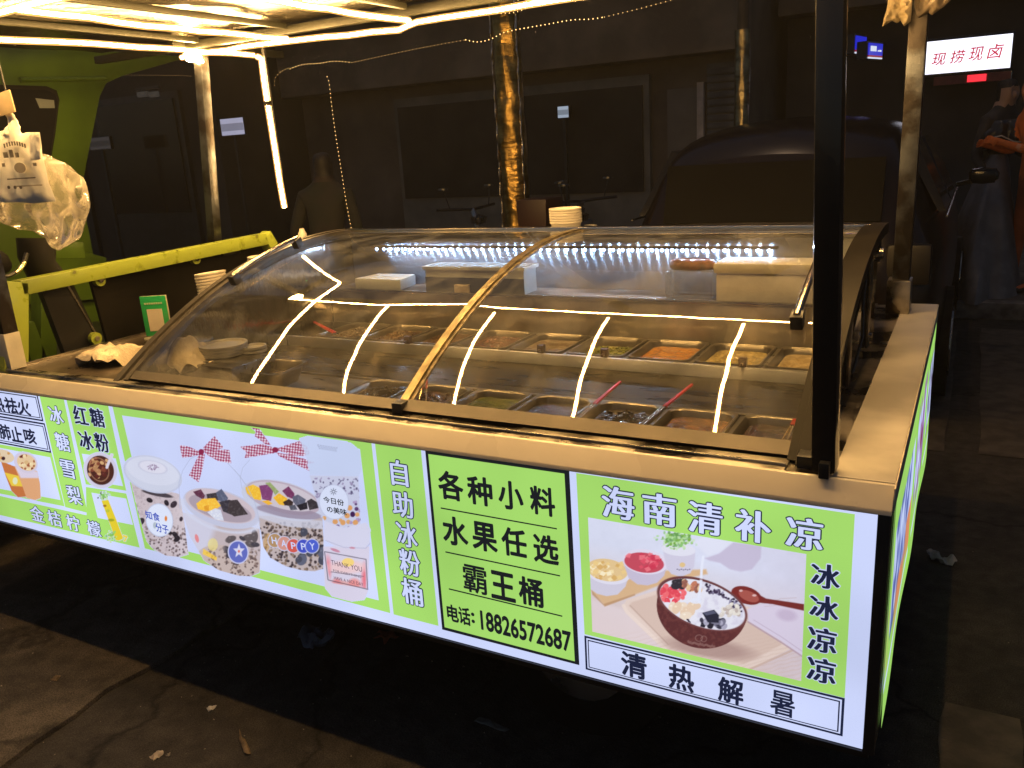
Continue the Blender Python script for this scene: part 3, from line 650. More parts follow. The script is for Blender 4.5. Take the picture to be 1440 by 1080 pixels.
m_ = MB(); m_.box(XH+.028, XH+.036, .05, 1.69, ZL-.02, ZL+.010); cb(m_, 'counter_edge', steel_pol, bevel=.001)
m_ = MB(); m_.box(-2.145, -.19, 1.30, 1.69, ZL-.03, ZL-.003); cb(m_, 'rear_counter', steel_dirty, bevel=.001)
m_ = MB(); m_.box(-2.95, -.06, .07, 1.66, .35, .72); cb(m_, 'chassis_box', blackm)
m_ = MB(); m_.box(-3.2, -.012, .0, 1.69, .385, .398); cb(m_, 'bottom_frame', blackm)
m_ = MB(); m_.box(-.052, -.004, 1.64, 1.69, .40, .905); cb(m_, 'corner_post', blackm)
for (x, y) in ((-.75, .35), (-.75, 1.35)):
    m_ = MB(); m_.tube([(x, y-.07, .25), (x, y+.07, .25)], .25, 30); w = cb(m_, 'wheel', rubber)
    m_ = MB(); m_.tube([(x, y-.075, .25), (x, y+.075, .25)], .14, 20); m_.build('rim', steel, w)
m_ = MB(); m_.tube([(-.75, .35, .25), (-.75, 1.35, .25)], .03, 10); cb(m_, 'axle', blackm)
for y in (.3, 1.35):
    m_ = MB(); m_.box(-2.9, -.3, y-.03, y+.03, .29, .349); cb(m_, 'chassis_rail', blackm)
for x in (-.3, -1.5):
    m_ = MB(); m_.tube([(x, 1.2, 0), (x, 1.2, .29)], .02, 10); cb(m_, 'support_leg', rust)

# ================================================================== CANOPY
cano = thing('stall_canopy', 'foil lined canopy frame over the stall carried by a black front post and steel poles', 'canopy', (-1.4, .5, ZL)); KO = Vector((-1.4, .5, ZL))
def kb(mb, name, m, **k):
    o = mb.build(name, m, cano, **k); o.location = -KO; return o
ZR = 2.02
pc = onz(1163, 668, ZL)
m_ = MB(); m_.beam((pc[0]-.006, .038, ZL+.001), (pc[0]-.036, .038, ZR), .046, .046, (0, 1, 0)); kb(m_, 'black_post', blackp, bevel=.013)
m_ = MB(); m_.box(pc[0]-.012, pc[0]+.006, .0, .018, ZL+.0, ZL+.03); kb(m_, 'post_clip', blackm, bevel=.002)
m_ = MB(); m_.box(-.137, -.085, 1.515, 1.57, ZL, ZR+.3); kb(m_, 'rear_pole', rust, bevel=.004)
m_ = MB(); m_.box(-.150, -.078, 1.500, 1.585, ZL, ZL+.11); kb(m_, 'pole_sleeve', steel_dirty, bevel=.003)
q = onz(14, 519, ZL); m_ = MB(); m_.box(q[0]-.024, q[0]+.024, .055, .105, ZL, ZR); kb(m_, 'front_left_pole', rust, bevel=.003)
m_ = MB(); m_.box(q[0]-.026, q[0]+.026, .053, .107, ZL, ZL+.12); kb(m_, 'pole_sleeve', cream_d, bevel=.003)
m_ = MB(); m_.beam((-2.79, 1.10, 1.19), (-2.70, 1.10, 1.99), .042, .042, (0, 1, 0)); kb(m_, 'rear_left_pole', rust, bevel=.003)
m_ = MB(); m_.box(-2.84, -2.70, 1.06, 1.16, 1.183, 1.192); kb(m_, 'pole_foot', rust, bevel=.002)
# beams
for nm, a, b_ in (('front_beam', (-3.3, .0, ZR), (.14, .0, ZR)), ('rear_beam', (-3.3, 1.075, ZR), (-.06, 1.075, ZR)), ('side_beam', (-.085, 0, ZR), (-.085, 1.6, ZR)), ('tail_beam', (-2.75, 1.0, ZR), (-2.75, 1.62, ZR))):
    m_ = MB(); m_.beam(a, b_, .03, .03); kb(m_, nm, mat('green_frame_paint', (.012, .012, .006), .45, .2, .2, 6), bevel=.003)
for x in (-2.66, -2.2, -1.66, -1.16, -.65):
    m_ = MB(); m_.beam((x, .02, ZR+.012), (x, 1.055, ZR+.012), .02, .02); kb(m_, 'cross_beam', MATS['green_frame_paint'], bevel=.003)
def rf(i, j):
    x = -3.3+3.3*i; y = -.04+1.14*j
    return (x, y, ZR+.03+.012*(float(vnoise(x*4, y*4, 2))-.5)+.008*math.sin(x*12.4)*math.sin(y*6))
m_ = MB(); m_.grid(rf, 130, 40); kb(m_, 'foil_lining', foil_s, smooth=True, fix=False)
m_ = MB(); m_.box(-3.35, .05, -.08, 1.14, ZR+.065, ZR+.09); kb(m_, 'roof_sheet', blackboard)

# ---- LED ropes
WARM = (1, .58, .19)
led = emat('led_rope_core', WARM, 360, uneven=0, sample=True)
glow_sleeve = bpy.data.materials.new('led_rope_glow_sleeve'); glow_sleeve.use_nodes = True  # tube around the core emits a soft glow in place of bloom
n = glow_sleeve.node_tree; n.nodes.clear(); o_ = n.nodes.new('ShaderNodeOutputMaterial'); mx = n.nodes.new('ShaderNodeMixShader'); mx.inputs[0].default_value = .45
tr = n.nodes.new('ShaderNodeBsdfTransparent'); em = n.nodes.new('ShaderNodeEmission'); em.inputs[0].default_value = (1, .48, .13, 1); em.inputs[1].default_value = 2.2
n.links.new(tr.outputs[0], mx.inputs[1]); n.links.new(em.outputs[0], mx.inputs[2]); n.links.new(mx.outputs[0], o_.inputs[0]); glow_sleeve.cycles.emission_sampling = 'NONE'
ZK = 1.978
def rope(pts, label, r=.0055, seed=0):
    rr = random.Random(seed); P = []
    for a, b_ in zip(pts[:-1], pts[1:]):
        a = Vector(a); b_ = Vector(b_); k = max(2, int((b_-a).length/.09))
        for i in range(k):
            q = a.lerp(b_, i/k); P.append(q+Vector((rr.uniform(-.0035, .0035), rr.uniform(-.003, .003), rr.uniform(-.004, .002))))
    P.append(Vector(pts[-1])); base = Vector(pts[0])
    t = thing('led_rope', label, 'rope light', tuple(base), 'warm rope lights under the canopy')
    m_ = MB(); m_.tube([p-base for p in P], r, 6); m_.build('glowing_core', led, t, smooth=True)
    m_ = MB(); m_.tube([p-base for p in P], r*2.1, 8); m_.build('glowing_sleeve', glow_sleeve, t, smooth=True)
    return t
rope([(-3.2, -.018, ZK), (.12, -.018, ZK)], 'warm rope light along the front edge of the canopy above the menu panels', seed=1)  # right end run past the canopy to brighten the right fascia
rope([(-2.74, 1.03, ZK), (-2.2, 1.0, ZK-.003), (-1.70, 1.06, ZK-.012), (-1.62, 1.055, ZK), (-1.2, 1.045, ZK), (-.1, 1.03, ZK)], 'warm rope light along the rear edge of the canopy', .0055, seed=2)
names = ['near the left pole, reflected farthest left in the glass', 'second from the left, reflected in the left glass door', 'reflected just right of the brass glass divider', 'reflected in the middle of the right glass door', 'reflected nearest the right handle of the glass', 'beside the black front post']
rope([(-2.70, .0, ZK), (-2.60, .53, ZK), (-2.575, .9, ZK), (-2.56, 1.25, ZK)], 'warm rope light crossing the canopy '+names[0], seed=3)
for k, x in enumerate((-2.145, -1.61, -1.11, -.60)):
    rope([(x, .0, ZK), (x-.005, .5, ZK-.005), (x, 1.0, ZK)], 'warm rope light crossing the canopy '+names[k+1], seed=4+k)
rope([(-.125, .0, ZK), (-.12, .5, ZK-.004), (-.12, 1.02, ZK)], 'warm rope light crossing the canopy '+names[5], seed=8)
rope([(-2.56, 1.27, ZK-.002), (-2.575, 1.305, 1.972), (-2.57, 1.3, 1.80)], 'short upper piece of warm rope light hanging at the left rear corner', .0065, 9)
rope([(-2.568, 1.3, 1.785), (-2.55, 1.3, 1.36)], 'long lower piece of warm rope light hanging at the left rear corner', .0065, 10)
m_ = MB(); m_.box(-2.583, -2.560, 1.29, 1.315, 1.782, 1.803); o = m_.build('rope_connector', blackm, None, bevel=.003); tag(o, 'small black connector between the two hanging pieces of rope light', 'connector')
m_ = MB(); m_.tube([(-2.572, 1.322, 2.02), (-2.565, 1.322, 1.37)], .009, 8); o = m_.build('hanging_rod', blackm, None); tag(o, 'thin dark rod behind the hanging rope light at the left rear corner', 'rod')
# knot of rope at the left pole head
m_ = MB(); kn = [(.02*math.cos(t*1.9)+.004*t, .018*math.sin(t*2.3), -.006*t) for t in np.linspace(0, 7, 40)]
m_.tube(kn, .007, 6); o = m_.build('rope_knot', led, None, smooth=True); o.location = (-2.715, 1.06, 1.995); tag(o, 'bundled glowing knot of rope light at the head of the left pole', 'rope light', 'warm rope lights under the canopy')
m_ = MB(); m_.lathe([(0, -.004), (.005, 0), (0, .004)], (0, 0, 0), 10); o = m_.build('indicator_lamp', emat('green_lamp', (.05, 1, .25), 3), None); q = ony(313, 77, 1.35); o.location = q
tag(o, 'tiny green indicator lamp beside the glowing knot', 'indicator lamp')
m_ = MB(); m_.tube([(0, 0, 0), (0, 0, .09)], .002, 5); o = m_.build('indicator_wire', blackm, None); o.location = (q[0], q[1], q[2]+.002); tag(o, 'thin wire holding the tiny green lamp', 'wire')

# ---- rope light reflections behind the stall, added as glowing dots
def dotted_reflection(pts, y, label, r=.0026, st=2.2, step=.022, col=WARM):
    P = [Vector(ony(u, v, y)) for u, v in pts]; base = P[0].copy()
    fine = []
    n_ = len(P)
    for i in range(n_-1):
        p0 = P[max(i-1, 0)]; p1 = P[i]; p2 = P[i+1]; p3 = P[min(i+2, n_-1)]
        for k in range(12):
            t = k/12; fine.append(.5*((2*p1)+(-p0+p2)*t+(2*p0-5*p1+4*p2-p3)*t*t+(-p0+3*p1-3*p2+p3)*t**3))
    fine.append(P[-1]); t_ = thing('reflection_string', label, 'string lights', tuple(base), 'rope light reflections added as glowing dots')  # no real string lights: dots stand in for reflections of the rope lights
    m_ = MB(); m_.tube([p-base for p in fine], .0012, 4); m_.build('wire', mat('reflection_thread', (.08, .06, .04), .5), t_)
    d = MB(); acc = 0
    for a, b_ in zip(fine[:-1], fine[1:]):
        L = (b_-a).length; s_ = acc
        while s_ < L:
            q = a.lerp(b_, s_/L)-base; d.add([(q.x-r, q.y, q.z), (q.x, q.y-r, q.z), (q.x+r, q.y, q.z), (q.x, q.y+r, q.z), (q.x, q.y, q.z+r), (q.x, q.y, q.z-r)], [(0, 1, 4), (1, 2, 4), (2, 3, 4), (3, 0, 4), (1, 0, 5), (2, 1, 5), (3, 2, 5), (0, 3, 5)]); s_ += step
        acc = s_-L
    b_ = d.build('glow_dots', emat('dotted_reflection%g' % st, col, st*4, uneven=0), t_); b_['kind'] = 'stuff'
dotted_reflection([(655, 56), (672, 59), (690, 55), (708, 46), (730, 41), (770, 34), (805, 28), (830, 27), (850, 24)], 2.3, 'brightest wavy rope reflection in glowing dots crossing in front of the gold pole', st=1.6)
dotted_reflection([(850, 24), (900, 12), (960, -4), (1000, -14)], 2.3, 'dim rope reflection in glowing dots continuing right from the wavy bright one', st=.45)
dotted_reflection([(495, 88), (560, 74), (610, 64), (655, 56)], 2.3, 'dim straight rope reflection in glowing dots left of the gold pole', st=.35)
dotted_reflection([(408, 97), (425, 91), (450, 89), (470, 86), (495, 88)], 2.3, 'short rope reflection in glowing dots right of the hanging rope light', st=1.2)
dotted_reflection([(386, 120), (388, 108), (400, 98), (408, 95)], 2.3, 'faint curved end of the short dotted reflection beside the hanging rope light', st=.3)
dotted_reflection([(460, 108), (463, 118), (466, 145), (472, 190), (480, 240), (487, 285), (494, 322)], 2.3, 'rope reflection in glowing dots running down left of the middle background', st=1.1)
dotted_reflection([(655, 22), (675, 18), (700, 19), (725, 17), (750, 8), (775, 1)], 2.3, 'rope reflection in glowing dots just under the bright rear rope light', st=1.1)
dotted_reflection([(40, 103), (110, 105), (240, 106), (270, 107)], 1.9, 'very faint rope reflection in glowing dots across the green cab', st=.3, r=.0018)

# ================================================================== DISPLAY CASE
PY = [.110, .16, .219, .30, .393, .50, .60, .71, .83, .95, 1.07, 1.2]
cz = [.039, -.39, .73, .88]
def zf(y): return cz[0]*y**3+cz[1]*y**2+cz[2]*y+cz[3]
XL, XM, XR = -2.135, -1.122, -.175
case = thing('display_case', 'refrigerated topping case with curved glass doors and steel top rail', 'display case', (-1.15, .65, ZL)); DO = Vector((-1.15, .65, ZL))
def db(mb, name, m, **k):
    o = mb.build(name, m, case, **k); o.location = -DO; return o
def curved(x0, x1, y0, y1, lift, name, m, n=40, thick=0):
    m_ = MB(); ys = np.linspace(y0, y1, n+1)
    def off(y, l):
        s = 3*cz[0]*y*y+2*cz[1]*y+cz[2]; k = 1/math.sqrt(1+s*s); return y-s*k*l, zf(y)+k*l
    if thick:
        for i, y in enumerate(ys):
            a, b_ = off(y, lift); c, d = off(y, lift-thick); m_.v += [(x0, a, b_), (x1, a, b_), (x1, c, d), (x0, c, d)]
        for i in range(n):
            for j in range(4): m_.f.append((i*4+j, i*4+(j+1) % 4, i*4+4+(j+1) % 4, i*4+4+j))
        m_.f += [(0, 3, 2, 1), (4*n, 4*n+1, 4*n+2, 4*n+3)]
        o = db(m_, name, m)
        for p in o.data.polygons: p.use_smooth = True
        o.data.set_sharp_from_angle(angle=math.radians(40)); return o
    for y in ys:
        a, b_ = off(y, lift); m_.v += [(x0, a, b_), (x1, a, b_)]
    for i in range(n): m_.f.append((2*i, 2*i+1, 2*i+3, 2*i+2))
    return db(m_, name, m, smooth=True)
curved(XL+.02, XM-.004, .115, 1.2, .004, 'glass_door', glass, 60)
curved(XM+.010, XR-.02, .115, 1.2, -.002, 'glass_door', glass, 60)
curved(XM-.010, XM+.012, .118, 1.2, .008, 'glass_divider', brass, 50, .012)
curved(XM+.013, XM+.022, .118, 1.2, .002, 'divider_seal', mat('cloudy_seal', (.30, .24, .14), .4, .2, .4, 40), 50, .006)
curved(XL+.01, XM-.012, .096, .123, .010, 'door_sill', anod, 8, .012)
curved(XM+.014, XR-.02, .095, .125, .010, 'door_sill', anod, 8, .012)
m_ = MB(); m_.box(XM-.014, XM+.016, .085, .125, ZL-.01, ZL+.022); db(m_, 'divider_foot', blackm, bevel=.003)
# left end: two dark arcs with a pale strip between
curved(XL-.035, XL-.012, .07, 1.22, .014, 'left_frame', anod, 50, .05)
curved(XL-.0115, XL-.001, .07, 1.22, .006, 'left_frame_strip', steel, 50, .03)
curved(XL, XL+.019, .09, 1.21, .012, 'left_door_edge', anod, 50, .03)
# right end
curved(XR-.020, XR-.004, .085, 1.22, .012, 'right_door_edge', MATS.get('dark_end_frame') or mat('dark_end_frame', (.014, .012, .010), .45, 0, .2, 7, spec=.12), 50, .03)
curved(XR-.003, XR+.040, .075, 1.24, .016, 'right_frame', mat('dark_end_frame', (.014, .012, .010), .45, 0, .2, 7, spec=.12), 50, .03)
m_ = MB(); m_.box(XR+.001, XR+.042, .060, .125, ZL-.01, ZL+.016); db(m_, 'frame_foot', blackm, bevel=.002)
ys = np.linspace(.10, 1.235, 30)
prof = [(y, zf(y)-.028) for y in ys]+[(1.235, ZL-.03), (.10, ZL-.03)]
m_ = MB(); m_.prism(prof, XR+.012, XR+.016, 'x'); db(m_, 'right_side_glass', clear('dark_side_glass', (.06, .065, .07), .05, .05, dirt=.08, dcol=(.12, .11, .10)))
m_ = MB(); m_.prism([(y, zf(y)-.03) for y in ys]+[(1.235, .78), (.10, .78)], XL-.006, XL-.002, 'x'); db(m_, 'left_end_wall', mat('end_wall_steel', (.42, .42, .41), .13, 1, .1, 4, .25, 9, stretch=(1, 5, 1)))
m_ = MB(); m_.prism([(.10, .78), (1.235, .78), (1.235, ZL+.05), (.10, ZL-.02)], XR-.01, XR-.002, 'x'); db(m_, 'right_end_wall', steel_in)
# strap with pivot on the right side
for (y0, y1, z0, z1, nm) in ((1.00, 1.045, ZL, 1.225, 'strap'), (.60, .64, ZL, 1.12, 'strap')):
    m_ = MB(); m_.box(XR+.017, XR+.024, y0, y1, z0, z1); db(m_, nm, mat('dull_strap', (.20, .16, .12), .35, .8, .3, 20), bevel=.001)
m_ = MB(); m_.tube([(XR+.024, 1.02, 1.215), (XR+.05, 1.02, 1.215)], .017, 16); db(m_, 'pivot_bolt', steel_pol)
m_ = MB(); m_.tube([(XR+.024, 1.10, 1.21), (XR+.034, 1.10, 1.21)], .03, 18); db(m_, 'rubber_disc', rubber)
m_ = MB(); m_.tube([(XR+.0245, 1.02, .985), (XR+.033, 1.02, .985)], .008, 10); db(m_, 'screw', steel_pol)
m_ = MB(); m_.tube([(XR+.02, .70, .955), (XR+.03, .80, 1.03), (XR+.02, .86, 1.11), (XR+.02, .9, 1.16)], .004, 6); db(m_, 'side_cable', blackm, smooth=True)
# steel top rail
m_ = MB(); m_.box(XL-.02, XR+.0, 1.2, 1.232, zf(1.2)-.008, zf(1.2)+.014); db(m_, 'top_rail', steel_pol, bevel=.004)
m_ = MB(); m_.box(XL-.02, XR+.0, 1.2325, 1.30, zf(1.2)-.02, zf(1.2)+.006); db(m_, 'top_shelf', mat('warm_rail_steel', (.55, .5, .45), .22, 1, .05, 8, .1, 60), bevel=.003)
# handles
for (x, y0, y1) in ((-2.085, .52, .86), (-.245, .42, .80)):
    P_ = [(x, y, zf(y)+.036) for y in np.linspace(y0, y1, 8)]
    m_ = MB(); m_.tube(P_, .0095, 10); h_ = db(m_, 'handle', mat('copper_bright_bar', (.75, .62, .5), .2, 1), smooth=True)
    for y in (y0+.01, y1-.01):
        m_ = MB(); m_.box(x-.014, x+.014, y-.016, y+.016, zf(y)+.005, zf(y)+.040, Matrix.Rotation(.4, 3, 'X')); m_.build('handle_block', blackm, h_, bevel=.003)
# interior: tank walls and decks
ZF_, ZB_ = .852, .925
def ib(name, *a, m=steel_in, bevel=.0015): m_ = MB(); m_.box(*a); return db(m_, name, m, bevel=bevel)
ib('front_inner_wall', XL+.001, XR-.011, .118, .13, .70, ZL+.01)
ib('front_deck', XL+.001, XR-.011, .1305, .205, ZF_-.006, ZF_-.002)
ib('tank_floor', XL+.001, XR-.011, .1305, 1.05, .70, .71, m=blackm)
ib('left_deck', XL+.002, -1.605, .2055, .60, ZF_-.006, ZF_-.002)
ib('mid_lip', XL+.001, XR-.011, .598, .612, ZF_-.004, ZF_+.003)
m_ = MB(); m_.add([(XL+.001, .6125, ZF_+.0), (XR-.011, .6125, ZF_+.0), (XR-.011, .785, .893), (XL+.001, .785, .893)], [(0, 1, 2, 3)]); db(m_, 'sloping_apron', mat('apron_steel', (.055, .048, .036), .32, .6, .25, 5, .08, 50, stretch=(1, 7, 7), rvar=.1))
ib('riser', XL+.001, XR-.011, .786, .800, .889, ZB_+.003, m=mat('riser_steel', (.72, .73, .74), .36, .95, .1, 5, .03, 30, aniso=.97))
ib('back_lip', XL+.001, XR-.011, 1.046, 1.054, .75, ZB_+.002)
ib('well_wall', XL+.001, XR-.011, 1.0545, 1.06, ZB_-.1, 1.052, m=mat('well_steel', (.38, .34, .31), .32, .95, .25, 5, .05, 30, aniso=.95))
ib('shelf_lip', XL+.001, XR-.011, 1.047, 1.0605, 1.0525, 1.062, m=steel_pol)
ib('back_shelf', XL+.001, XR-.011, 1.061, 1.215, 1.052, 1.058, m=MATS['well_steel'])
ib('back_wall', XL+.001, XR-.011, 1.2155, 1.222, 1.052, 1.235, m=mat('back_wall_steel', (.52, .55, .62), .38, .97, .15, 5, .03, 30, aniso=.97))
for k, xx in enumerate(np.arange(-1.6, -.18, .2)): ib('divider_bar', xx-.006, xx+.006, .2055, .597, ZF_-.006, ZF_+.0, bevel=.001)
for k in range(10): xx = XR-.02-.2035*k; ib('divider_bar', xx-.006, xx+.006, .8005, 1.0455, ZB_-.006, ZB_, bevel=.001)
# cold white LED bar under the top rail
m_ = MB(); m_.box(-2.0, -.44, 1.172, 1.196, 1.205, 1.212); bar = db(m_, 'led_bar', mat('grey_led_backing', (.12, .12, .13), .7))
d = MB()
cold = emat('cold_led', (.46, .68, 1), 520, uneven=0, sample=True)
for x in np.arange(-1.985, -.455, .0345):
    q = .0046; z = 1.199; y = 1.186; d.add([(x-q, y, z), (x, y-q, z), (x+q, y, z), (x, y+q, z), (x, y, z+q), (x, y, z-q)], [(0, 1, 4), (1, 2, 4), (2, 3, 4), (3, 0, 4), (1, 0, 5), (2, 1, 5), (3, 2, 5), (0, 3, 5)])
d = d.build('led_chips', cold, bar); d['kind'] = 'stuff'
ls_ = MB()
for x in np.arange(-1.985, -.455, .0345): ls_.lathe([(0, -.0135), (.005, -.007), (.0085, 0), (.005, .007), (0, .0135)], (x, 1.186, 1.199), 10)
lm = glow_sleeve.copy(); lm.name = 'led_glow_blob'; [setattr(nd_.inputs[0], 'default_value', (.30, .52, 1, 1)) for nd_ in lm.node_tree.nodes if nd_.type == 'EMISSION']; [setattr(nd_.inputs[0], 'default_value', .38) for nd_ in lm.node_tree.nodes if nd_.type == 'MIX_SHADER']
lo_ = ls_.build('led_glow_blobs', lm, bar, smooth=True); lo_['kind'] = 'stuff'  # glowing blobs added around the chips in place of bloom

# ---- pans with food
def food_mat(name, c1, c2, sc=30, rough=.25):
    c1 = tuple(x*.6 for x in c1); c2 = tuple(x*.55 for x in c2)
    return mat('food_'+name, c1, rough, 0, 0, sc, .5, sc*2, col2=c2, lo=.42, hi=.58, coat=.3)
def pan(x, y, z, w, l, depth, label, fm, kind='paste', fill=.6, rot=0., tilt=0.):
    t = thing('food_pan', label, 'food pan', (x, y, z), 'steel food pans in the display case', rot); t.rotation_euler = (tilt, 0, rot)
    def rr(w_, l_, r, n=5):
        P = []
        for cx, cy, a0 in ((w_/2-r, l_/2-r, 0), (-w_/2+r, l_/2-r, PI/2), (-w_/2+r, -l_/2+r, PI), (w_/2-r, -l_/2+r, 1.5*PI)):
            P += [(cx+r*math.cos(a0+PI/2*i/n), cy+r*math.sin(a0+PI/2*i/n)) for i in range(n+1)]
        return P
    rings = [(w, l, .022, .0), (w-.002, l-.002, .022, .005), (w-.010, l-.010, .026, .0055), (w-.020, l-.020, .030, .001), (w-.026, l-.026, .03, -.02), (w-.045, l-.045, .035, -depth), ]
    m_ = MB()
    for (a, b_, r, h) in rings: m_.v += [(p[0], p[1], h) for p in rr(a, b_, r)]
    k = len(rr(w, l, .02))
    for i in range(len(rings)-1):
        for j in range(k): m_.f.append((i*k+j, i*k+(j+1) % k, (i+1)*k+(j+1) % k, (i+1)*k+j))
    m_.f.append(tuple((len(rings)-1)*k+j for j in range(k)))
    m_.build('pan', mat('pan_steel', (.24, .215, .18), .28, .9, .1, 10, .03, 80), t, smooth=True, fix=False)
    rd = random.Random(hash(label) & 0xffff); zf0 = -depth*(1-fill); sd = rd.randint(0, 99)
    fw, fl = w-.038, l-.038; m_ = MB()
    P = rr(fw, fl, .03)
    cen = len(m_.v)
    n_r = 14
    amp = {'paste': .003, 'lump': .010, 'cubes': .008, 'liquid': .0006, 'bits': .006}[kind]
    for i in range(n_r+1):
        s = i/n_r
        for (a, b_) in P:
            h = amp*2*(float(vnoise(a*s*60+9, b_*s*60+9, sd))-.5) if i < n_r else 0
            m_.v.append((a*s, b_*s, zf0+h))
    for i in range(n_r):
        for j in range(k): m_.f.append((i*k+j, i*k+(j+1) % k, (i+1)*k+(j+1) % k, (i+1)*k+j))
    fo = m_.build('food', fm, t, smooth=True, fix=False)
    if kind in ('cubes', 'bits'):
        m_ = MB(); q = .007 if kind == 'cubes' else .004
        for _ in range(120 if kind == 'cubes' else 160):
            a = rd.uniform(-fw/2+.02, fw/2-.02); b_ = rd.uniform(-fl/2+.02, fl/2-.02); s = q*rd.uniform(.7, 1.3); h = zf0+rd.uniform(0, .006)
            m_.box(a-s, a+s, b_-s, b_+s, h-s*.6, h+s*.6, Matrix.Rotation(rd.uniform(0, 3), 3, 'Z') @ Matrix.Rotation(rd.uniform(-.5, .5), 3, 'X'))
        o = m_.build('pieces', fm, fo); o['kind'] = 'stuff'
    return t
fb = {'amber': food_mat('amber', (.30, .13, .03), (.14, .05, .015), 18), 'darkjelly': food_mat('darkjelly', (.022, .016, .012), (.05, .035, .02), 20, .12),
      'greenjelly': food_mat('greenjelly', (.16, .19, .02), (.06, .09, .01), 14, .18), 'darkred': food_mat('darkred', (.10, .035, .02), (.03, .012, .01), 30),
      'brown': food_mat('brown', (.20, .11, .05), (.10, .05, .025), 26), 'redbean': food_mat('redbean', (.17, .05, .03), (.07, .02, .012), 60), 'orange': food_mat('orange', (.62, .26, .02), (.50, .18, .01), 40),
      'cream': food_mat('cream', (.62, .47, .24), (.45, .32, .13), 30, .5), 'lightyel': food_mat('lightyel', (.60, .46, .16), (.36, .27, .08), 50, .5), 'greenbits': food_mat('greenbits', (.30, .34, .05), (.10, .12, .02), 50, .4), 'pale': food_mat('pale', (.34, .27, .2), (.2, .14, .09), 30, .4)}
front = [(-.30, 'darkred', 'lump', 'food pan of dark red topping at the right end of the front row'), (-.50, 'amber', 'paste', 'food pan of amber brown jelly in the front row, second from the right end'),
         (-.70, 'darkjelly', 'cubes', 'food pan of blackish jelly in the front row under the right red tongs'), (-.90, 'darkjelly', 'liquid', 'food pan of smooth black liquid in the front row left of two red tongs'),
         (-1.10, 'greenjelly', 'paste', 'food pan of green jelly in the front row beside the glass divider'), (-1.30, 'darkred', 'bits', 'food pan of dark bits with upright red tongs in the front row'),
         (-1.50, 'darkjelly', 'cubes', 'food pan of dark syrup at the left end of the sunken front row')]
for x, f, kd, lb in front: pan(x, .402, ZF_+.002, .186, .388, .085, lb, fb[f], kd, .84)
back = [('cream', 'lump', 'back row food pan of pale cream topping at the far right end'), ('lightyel', 'lump', 'back row food pan of yellowish cream topping, second from the right'), ('orange', 'paste', 'back row food pan of bright orange puree'),
        ('greenbits', 'bits', 'back row food pan of green bits left of the orange one'), ('pale', 'paste', 'back row food pan with a pale brown content right of the divider'), ('redbean', 'lump', 'back row food pan of dark red beans behind the divider'),
        ('brown', 'lump', 'back row food pan of brown topping just left of the divider'), ('brown', 'bits', 'back row food pan of brown bits under the left red tongs'), ('pale', 'bits', 'back row food pan with sparse pale bits, second from the left'), ('greenbits', 'liquid', 'almost empty back row food pan at the far left')]
for k, (f, kd, lb) in enumerate(back):
    x = XR-.02-.10175-.2035*k
    if x < XL+.08: break
    pan(x, .923, ZB_+.002, .190, .242, .06, lb, fb[f], kd, .78 if f != 'greenbits' else .6)
a = onz(375, 517, .925); pan(a[0], a[1], .925, .215, .175, .05, 'small food pan lying raised near the left end, with a dark content', fb['darkjelly'], 'paste', .5, .12)
for (u, v, lb) in ((330, 548, 'lower food pan half under the raised one, by the sill'), (262, 545, 'low food pan beside the towel at the left end')):
    a = onz(u, v, .87); pan(a[0], a[1]+.03, .865, .19, .17, .05, lb, fb['pale'], 'liquid', .3)
# plates and lids at the left end
def lid(x, y, z, r, label, m=foam, group=None):
    m_ = MB(); m_.lathe([(0, .004), (r*.86, .004), (r*.92, .010), (r, .010), (r, .003), (r*.9, 0), (0, 0)], (0, 0, 0), 32); o = m_.build('lid', m, None, smooth=True)
    o.location = (x, y, z); tag(o, label, 'lid', group); return o
lidm = mat('cloudy_lid', (.40, .38, .34), .3, 0, .1, 20)
a = onz(298, 483, 1.0)
for k, w_ in enumerate(('lowest', 'second lowest', 'middle', 'topmost')): lid(a[0]+.002*k, a[1]+.04, .985+k*.009-.03, .078, w_+' of the wide cloudy lids stacked at the left end of the case', lidm, 'stacked lids in the case')
a = onz(342, 480, 1.0)
for k, w_ in enumerate(('lower', 'upper')): lid(a[0]+.003, a[1]+.04, .955+k*.012, .040, w_+' of two small lids beside the stacked wide lids', lidm, 'stacked lids in the case')
m_ = MB(); a = onz(320, 485, 1.0); m_.box(a[0]-.14, a[0]+.10, a[1]-.09, a[1]+.10, ZF_-.0005, .953); o = m_.build('storage_tub', steel_in, None, bevel=.006); tag(o, 'steel tub carrying the stacked lids at the left end of the case', 'tub')
# towel inside and outside
a = onz(240, 515, .93)
mb = sheet([(-.10, -.045), (-.02, -.07), (.06, -.06), (.12, -.03), (.11, .05), (.03, .09), (-.05, .08), (-.10, .03)], .035, 11, rings=14, seg=90, wr=.8, mapf=lambda p, q_, d_: (p, q_, max(d_, -.02)+.02*math.exp(-((p-.02)**2+(q_-.04)**2)*200)))
o = mb.build('towel', cloth, None, smooth=True); o.location = (a[0]+.035, a[1]+.02, .945); o.scale = (1.25, 1.25, 1.25); tag(o, 'crumpled cream towel behind the glass at the left end', 'towel')
m_ = MB(); m_.box(-.10, .12, -.07, .07, 0, .05); o = m_.build('towel_rest', steel_in, None, bevel=.004); o.location = (a[0]+.04, a[1]+.02, .8625); tag(o, 'low steel block under the crumpled towel in the case', 'block')
a = onz(158, 508, ZL)
mb = sheet([(-.13, -.06), (-.06, -.11), (.02, -.10), (.09, -.12), (.13, -.02), (.12, .09), (.10, .20), (.05, .16), (-.02, .09), (-.09, .05)], .026, 21, rings=16, seg=110, wr=1.0, mapf=lambda p, q_, d_: (p*.82, q_*.82, max(d_, -.012)))
